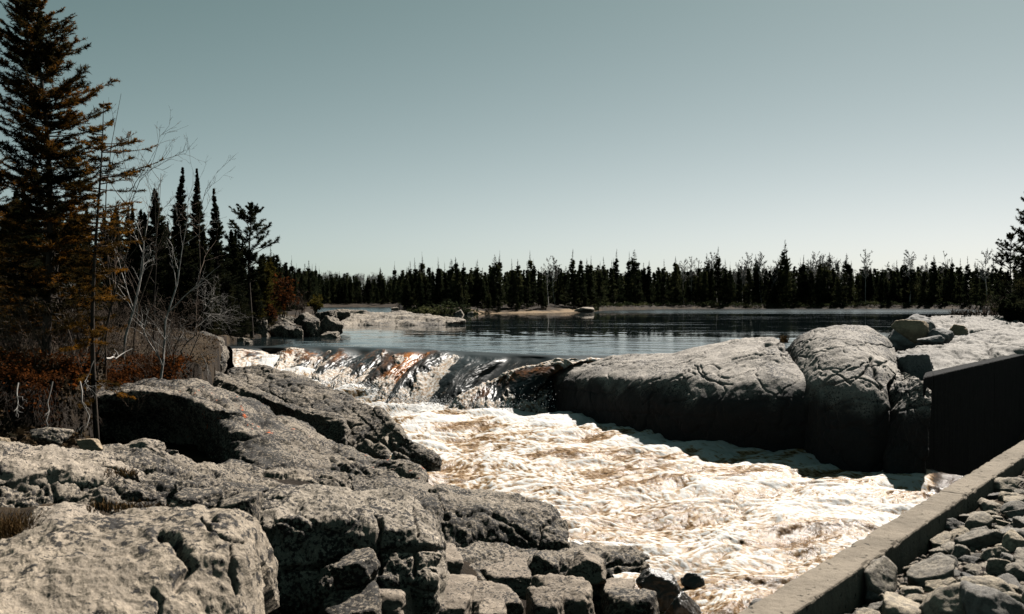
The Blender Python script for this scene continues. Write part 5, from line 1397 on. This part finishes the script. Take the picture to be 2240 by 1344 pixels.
# fine roots and dead stems veiling the undercut bank
P_, R_ = [], []
for k in range(900):
    px = rs.uniform(-160, 235); ed = float(np.interp(px, EDGE[:, 0], EDGE[:, 1]))
    d0 = ed + rs.uniform(-0.1, 0.5); x0 = (px - 1120) / F * d0
    z0 = gz(x0, ed + 0.5) + rs.uniform(-0.25, 0.1)
    a = np.array([x0, d0, z0]); b = a + np.array([rs.normal(0, .2), rs.uniform(-0.55, -0.1), -rs.uniform(0.2, 1.0)])
    P, Rr = bare_tree(3000 + k, a, b, 0.006, depth=1, n_child=(3,), clen=0.4, wob=0.10, kb=5, up=-0.2)
    P_.append(P); R_.append(Rr)
V, Fq = tubes(np.concatenate(P_), np.concatenate(R_), 3)
tag(mesh_obj('root_tangle', V, Fq, M_bark), 'tangle of fine dark roots veiling the undercut bank', 'roots', kind='stuff')

# dry grass tufts
def tuft(px0, px1, py, d, h, n, seed, label, depth=0.3, mat=None):
    r2 = np.random.RandomState(seed)
    px = r2.uniform(px0, px1, n); dd = d + r2.uniform(-depth, depth, n)
    B = np.stack([(px - 1120) / F * dd, dd, np.full(n, CAMZ - (py - HOR) / F * d)], 1)
    hh = h * r2.uniform(0.4, 1.1, n)
    T = B + np.stack([r2.normal(0, .35, n) * hh, r2.normal(0, .35, n) * hh, hh], 1)
    Mi = 0.5 * (B + T) + np.stack([0 * hh, 0 * hh, 0.1 * hh], 1)
    V, Fq = tubes(np.stack([B, Mi, T], 1), np.repeat(np.array([[0.004, 0.003, 0.001]]) * d / 9.0, n, 0), 3)
    return tag(mesh_obj('grass_tuft', V, Fq, mat or M_grass, loc=B.mean(0)), label, 'grass')
tuft(-40, 75, 1172, 8.3, 0.2, 500, 1, 'dry brown grass at the left edge behind the foreground boulder', 0.25)
tuft(190, 370, 1116, 8.9, 0.09, 260, 2, 'strip of dry rusty grass in the crevice behind the foreground boulder', 0.15)
tuft(1706, 1724, 750, 27.9, 0.22, 60, 3, 'little tuft of yellow grass in the cleft between the whaleback and the domed rock', 0.25)
tuft(225, 300, 1040, 12.3, 0.10, 120, 4, 'thin dry grass in the seam beside the long speckled rock', 0.15)
tuft(2080, 2200, 690, 46.5, 0.35, 260, 5, 'dry brush along the skyline of the farthest rock shelf', 0.4, M_twig)

# shrubs of the rocky point
def bush(name, px, py, d, w, h, n, mat, label, seed, leaf=0.09, stems=M_twig):
    r2 = np.random.RandomState(seed)
    x = (px - 1120) / F * d
    base = np.array([x, d, CAMZ - (py - HOR) / F * d - 0.1])
    Ps, Rs = [], []
    for k in range(14):
        a = base + np.array([r2.normal(0, w * .2), r2.normal(0, w * .2), 0])
        P, Rr = bare_tree(seed * 50 + k, a, a + np.array([r2.normal(0, w * .35), r2.normal(0, w * .35), h * r2.uniform(.6, 1.05)]), 0.02, depth=2, n_child=(5, 4), clen=0.5, wob=0.08, up=0.2)
        Ps.append(P); Rs.append(Rr)
    P = np.concatenate(Ps); Rr = np.concatenate(Rs)
    r = empty(name, tuple(base)); tag(r, label, 'shrub')
    V, Fq = tubes(P, Rr, 3); mesh_obj('stems', V - base, Fq, stems, parent=r)
    if n:
        i = r2.randint(0, len(P), n); j = r2.randint(2, P.shape[1], n)
        o = leaf_cloud('leaves', P[i, j] + r2.normal(0, 0.05, (n, 3)) - base, leaf, mat, '', '', r2); o.parent = r
    return r
bush('rusty_shrub', 618, 690, 56, 0.9, 2.0, 1700, M_rust, 'rusty orange leafy shrub on top of the rocky point', 21, 0.12)
bush('rusty_shrub', 590, 705, 54, 0.6, 1.0, 900, M_rust, 'low rusty shrub at the foot of the yellowish spruce', 22, 0.12)
bush('bare_shrub', 660, 690, 58, 0.9, 1.5, 0, M_rust, 'bare grey shrub right of the rusty shrub on the rocky point', 23)
bush('evergreen_shrub', 686, 685, 62, 0.5, 1.0, 1200, M_needle_yel, 'small yellow-green shrub at the right end of the rocky point', 24, 0.14)
bush('evergreen_shrub', 2222, 716, 45, 0.75, 1.3, 5000, M_needle_mid, 'dark low evergreen shrub at the right edge above the rock shelves', 25, 0.13)
bush('evergreen_shrub', 2262, 716, 46, 0.8, 1.5, 4000, M_needle_mid, 'dark evergreen shrub cut off by the right edge', 26, 0.13)
bush('bare_shrub', 2165, 684, 48, 0.7, 0.9, 0, M_rust, 'bare grey bush on the skyline left of the dark evergreen shrub', 27)
# right edge trees
tree_at('spruce_tree', 2256, 54, conifer(81, height_for(2256, 54, 400), cone(1.9, 0.7), 150, 11, 22, 0.16, 0.04, r0=0.12, tw_len=0.36, gap=0.3, curl=0.4, ragged=0.3), 'tall spruce cut off by the right edge, only its bough tips showing', 'tree', None, (M_bark, M_needle_mid))
rt = tree_at('pine_tree', 2213, 66, pine(83, height_for(2213, 66, 515)), 'ragged dark pine rising at the right end of the far treeline', 'tree', None, (M_bark, M_needle_mid))
copy_tree(fir[2], 'fir_tree', 2240, 62, height_for(2240, 62, 560) / 10, 1.0, 'bushy dark fir at the right edge below the ragged pine', 'right edge firs')
copy_tree(fir[2], 'fir_tree', 2205, 75, height_for(2205, 75, 590) / 10, 2.6, 'low dark fir at the right end of the lake shore', 'right edge firs')

# ---- the far shore: every tree an object, a few models shared
FARM = []
for k in range(8):
    w = [0.13, 0.11, 0.16, 0.12, 0.19, 0.10, 0.14, 0.17][k]
    (a, b), (c, d_) = conifer(200 + k, 10.0, cone(10 * w, [1.0, 1.15, 0.95, 1.1, 0.85, 1.05, 1.25, 1.0][k], 0.9, 0.045), [170, 150, 170, 150, 130, 150, 170, 160][k], 6, 9, 0.32, 0.13, r0=0.10, tw_len=0.5, s_top=0.4, s_low=-0.25, start=0.02, gap=[0.0, 0, 0, .25, .3, .2, 0, 0][k])
    nV = np.concatenate([a, c])
    mi = np.concatenate([np.zeros(len(b), int), np.ones(len(d_), int)])
    o = mesh_obj('spruce_tree', nV, [b, d_], [M_bark, M_needle_far], smooth=False, mat_idx=mi)
    FARM.append(o)
used = [False] * len(FARM)
def far_tree(px, top, d, k, label, group, rz, wf=1.0):
    x = (px - 1120) / F * d
    z = gz(x, d) - 0.1
    s = (CAMZ + (HOR - top) / F * d - z) / 10.0
    if used[k]:
        o = FARM[k].copy(); C.objects.link(o)
    else:
        o = FARM[k]; used[k] = True
    o.name = 'spruce_tree'; o.location = (x, d, z); o.scale = (s * wf, s * wf, s); o.rotation_euler.z = rz
    return tag(o, label, 'tree', group)
tops = [(597,555),(619,577),(637,581),(664,592),(837,595),(897,571),(928,586),(947,583),(958,584),(986,567),(1014,572),(1044,567),(1081,558),(1092,563),(1120,566),(1133,567),(1153,572),(1166,566),(1190,589),(1253,544),(1284,566),(1320,561),
        (1348,544),(1375,550),(1389,547),(1420,570),(1452,567),(1505,575),(1528,569),(1541,573),(1556,575),(1587,567),(1598,572),(1616,578),(1637,564),(1658,570),(1707,563),(1750,564),(1759,559),(1774,573),(1803,588),(1822,569),(1852,555),(1861,569),
        (1891,567),(1929,585),(1962,568),(2000,581),(2022,579),(2045,563),(2082,563),(2100,565),(2116,560),(2130,594)]
uniq = {(1253,544): 'thick spruce with a ragged crown standing well above the far treeline', (1348,544): 'tallest needle-thin spruce of the far treeline', (1389,547): 'tall spruce with a clubbed top right of the tallest one on the far shore',
        (897,571): 'sparse thin-topped spruce at the left end of the wooded point', (986,567): 'broad green spruce at the tip of the wooded point', (1081,558): 'tallest spruce on the wooded point', (1852,555): 'tall pointed spruce standing out on the right half of the far shore',
        (1891,567): 'broad dark pyramid-shaped spruce on the right half of the far shore', (2116,560): 'last tall spruce before the lone bare tree at the right end of the far shore', (1962,568): 'wide flat-branched spruce on the far shore above the boulders',
        (597,555): 'first dark spruce beyond the pine on the left shore', (2045,563): 'double-topped broad spruce on the far shore near the right end'}
def far_d(px):
    return float(np.interp(px, [570, 600, 620, 640, 665, 690, 700, 870, 885, 1030, 1060, 1200, 1290, 1330, 1450, 1700, 2000, 2120, 2170, 2200], [66, 70, 85, 100, 120, 150, 325, 330, 145, 146, 155, 168, 182, 215, 245, 258, 262, 250, 200, 130]))
for i, (px, top) in enumerate(tops):
    lab = uniq.get((px, top))
    far_tree(px, top, far_d(px) + rs.uniform(0, 6), [0, 3, 5, 1, 6][i % 5] if lab is None else [4, 3, 3][i % 3], lab or 'tall dark spruce rising above its neighbours in the far treeline', None if lab else 'tall spruces of the far treeline', rs.uniform(0, 6.28), 0.95)
cnt = 0
while cnt < 200:
    px = rs.choice([rs.uniform(578, 700), rs.uniform(578, 700), rs.uniform(690, 890), rs.uniform(870, 1060), rs.uniform(1060, 2210), rs.uniform(1060, 2210), rs.uniform(1060, 2210)])
    base_top = np.interp(px, [590, 640, 690, 760, 870, 890, 1000, 1200, 1300, 1500, 1700, 1900, 2100, 2210], [590, 600, 608, 616, 610, 596, 590, 594, 588, 590, 588, 588, 594, 596])
    top = base_top + rs.normal(-5, 17)
    d = far_d(px) + rs.uniform(-1.5, 12)
    far_tree(px, min(top, 632), d, rs.randint(8), 'ordinary dark spruce of the dense far treeline', 'spruces of the dense far treeline', rs.uniform(0, 6.28), 1.0)
    cnt += 1
# small spruces right at the waterline
for i in range(42):
    px = rs.uniform(880, 2160); d = far_d(px) - rs.uniform(1.0, 4)
    far_tree(px, 660 - rs.uniform(-4, 32), d, rs.randint(8), 'little spruce at the foot of the far treeline by the water', 'little spruces by the far waterline', rs.uniform(0, 6.28), 1.2)
# the closed forest behind them, one mass
Vs, Fs, Ms, off = [], [], [], 0
lite = []
for k in range(4):
    (a, b), (c, d_) = conifer(260 + k, 10.0, cone([1.3, 1.1, 1.5, 1.2][k], 0.85, 0.9), 60, 4, 5, 0.6, 0.26, r0=0.1, tw_len=0.5, start=0.02)
    lite.append((c, d_))
for k in range(900):
    px = rs.uniform(590, 2260)
    d = far_d(px) + rs.uniform(5, 60) if rs.uniform() < 0.75 else rs.uniform(340, 480)
    if k < 40: px, d = rs.uniform(692, 760), rs.uniform(328, 350)
    x = (px - 1120) / F * d
    g = gz(x, d)
    top = np.interp(px, [590, 690, 870, 900, 1200, 1700, 2200], [602, 614, 612, 598, 598, 595, 600]) + rs.normal(0, 7)
    s = max(0.5, (CAMZ + (HOR - top) / F * d - g) / 10)
    c, d_ = lite[k % 4]
    an = rs.uniform(0, 6.28)
    Rm = np.array([[math.cos(an), -math.sin(an), 0], [math.sin(an), math.cos(an), 0], [0, 0, 1]])
    Vs.append((c * s) @ Rm.T + np.array([x, d, g])); Fs.append(d_ + off); off += len(c)
tag(mesh_obj('forest', np.concatenate(Vs), np.concatenate(Fs), M_needle_far, smooth=False), 'closed dark spruce forest behind the far shore trees', 'forest', kind='stuff')
# dark brush along the far waterline
n = 9000
px = np.concatenate([rs.uniform(870, 1045, n // 5), rs.uniform(1300, 2190, n - n // 5)])
d = np.array([far_d(a) for a in px]) - 6.5 + np.abs(rs.normal(0, 2.5, n))
x = (px - 1120) / F * d
hgt = np.clip(0.5 + noise(np.stack([x * 0.35, d * 0.1, 0 * x], 1), 93), 0.03, 1) * 1.3
pts = np.stack([x, d, np.maximum(ground_z(x, d), 0.02) + rs.uniform(0, 1, n) * hgt], 1)
tag(leaf_cloud('shore_brush', pts, 0.42, M_needle_far, '', '', rs), 'low dark brush along the far waterline', 'brush', kind='stuff')
# bare poplars: some alone, the pale wood behind as one mass
pop = []
for k in range(4):
    P, Rr = bare_tree(300 + k, (0, 0, 0), (0.2, 0, 10), 0.10, depth=3, n_child=(24, 9, 7), clen=0.27, spread=0.7, wob=0.03, up=0.35, kb=5, u0=0.45)
    Rr = np.maximum(Rr, 0.026)
    pop.append((P, Rr))
pm = []
for P, Rr in pop:
    V, Fq = tubes(P, Rr, 3); pm.append((V, Fq))
popo = [None] * 4
bare = [(2160,545,215,0,'lone bare round-crowned tree at the right end of the far shore'),(1990,552,262,1,'thin bare tree among the spruces above the tan boulder'),(2066,553,262,2,'crooked thin bare tree near the right end of the far shore'),(1893,553,262,3,'bare tree just behind the broad pyramid-shaped spruce'),
        (1795,556,262,0,'full-crowned bare poplar above the domed rock'),(1200,563,175,2,'thin bare tree beside the ragged-crowned spruce on the far shore'),(1215,566,178,1,'forked bare tree left of the ragged-crowned spruce on the far shore')]
for k in range(28):
    px = rs.uniform(1480, 1860) if k < 26 else rs.uniform(1050, 2200)
    bare.append((px, rs.uniform(556, 582), far_d(px) + rs.uniform(4, 20), rs.randint(4), 'pale leafless poplar among the spruces of the far shore'))
for px, top, d, k, lab in bare:
    x = (px - 1120) / F * d; z = gz(x, d) - 0.1
    s = (CAMZ + (HOR - top) / F * d - z) / 10.4
    if popo[k] is None:
        o = popo[k] = mesh_obj('bare_tree', pm[k][0], pm[k][1], M_pop)
    else:
        o = popo[k].copy(); C.objects.link(o)
    o.name = 'bare_tree'; o.location = (x, d, z); o.scale = (s, s, s); o.rotation_euler.z = rs.uniform(0, 6.28)
    tag(o, lab, 'tree', 'pale poplars of the far shore' if lab.startswith('pale leafless') else None)
Vs, Fs, off = [], [], 0
for k in range(240):
    px = rs.uniform(560, 900) if k < 130 else rs.uniform(1000, 2230)
    d = rs.uniform(430, 560)
    x = (px - 1120) / F * d; g = gz(x, d)
    top = np.interp(px, [560, 700, 900, 1300, 1500, 1900, 2230], [600, 601, 608, 602, 594, 596, 592]) + rs.normal(0, 3)
    s = max(0.6, (CAMZ + (HOR - top) / F * d - g) / 10.4)
    V, Fq = pm[k % 4]
    Vs.append(V * s + np.array([x, d, g])); Fs.append(Fq + off); off += len(V)
tag(mesh_obj('bare_woods', np.concatenate(Vs), np.concatenate(Fs), M_pop), 'pale leafless woods on the rise far behind the spruces', 'woods', kind='stuff')

# ---- spray and drops thrown up by the falling water
dv_, df_ = boulder_mesh(5, 8, 1, 0.0, 6)
Vs, Fs, off = [], [], 0
M_spray = NT('white_spray').set(base=(0.6, 0.6, 0.6), rough=0.4)
foot = np.array([at(*p) for p in [(600,815,35.5),(690,835,34.3),(770,842,33.6),(830,852,33),(880,873,32.2),(985,882,31.7),(1100,888,31.5),(1200,885,31.5)]])
for k in range(2600):
    u = rs.uniform(0, len(foot) - 1); i = int(u); f = u - i
    p = foot[i] * (1 - f) + foot[min(i + 1, len(foot) - 1)] * f
    big = math.exp(-((u - 6.8) / 0.35) ** 2)
    p = p + np.array([rs.normal(0, .25), rs.normal(-0.2, .35), abs(rs.normal(0, 0.13 + 0.22 * big)) - 0.05])
    r = rs.uniform(0.006, 0.02)
    Vs.append(dv_ * r + p); Fs.append(df_ + off); off += len(dv_)
tag(mesh_obj('spray', np.concatenate(Vs), np.concatenate(Fs), M_spray), 'white drops of spray thrown up along the foot of the waterfall', 'spray', kind='stuff')
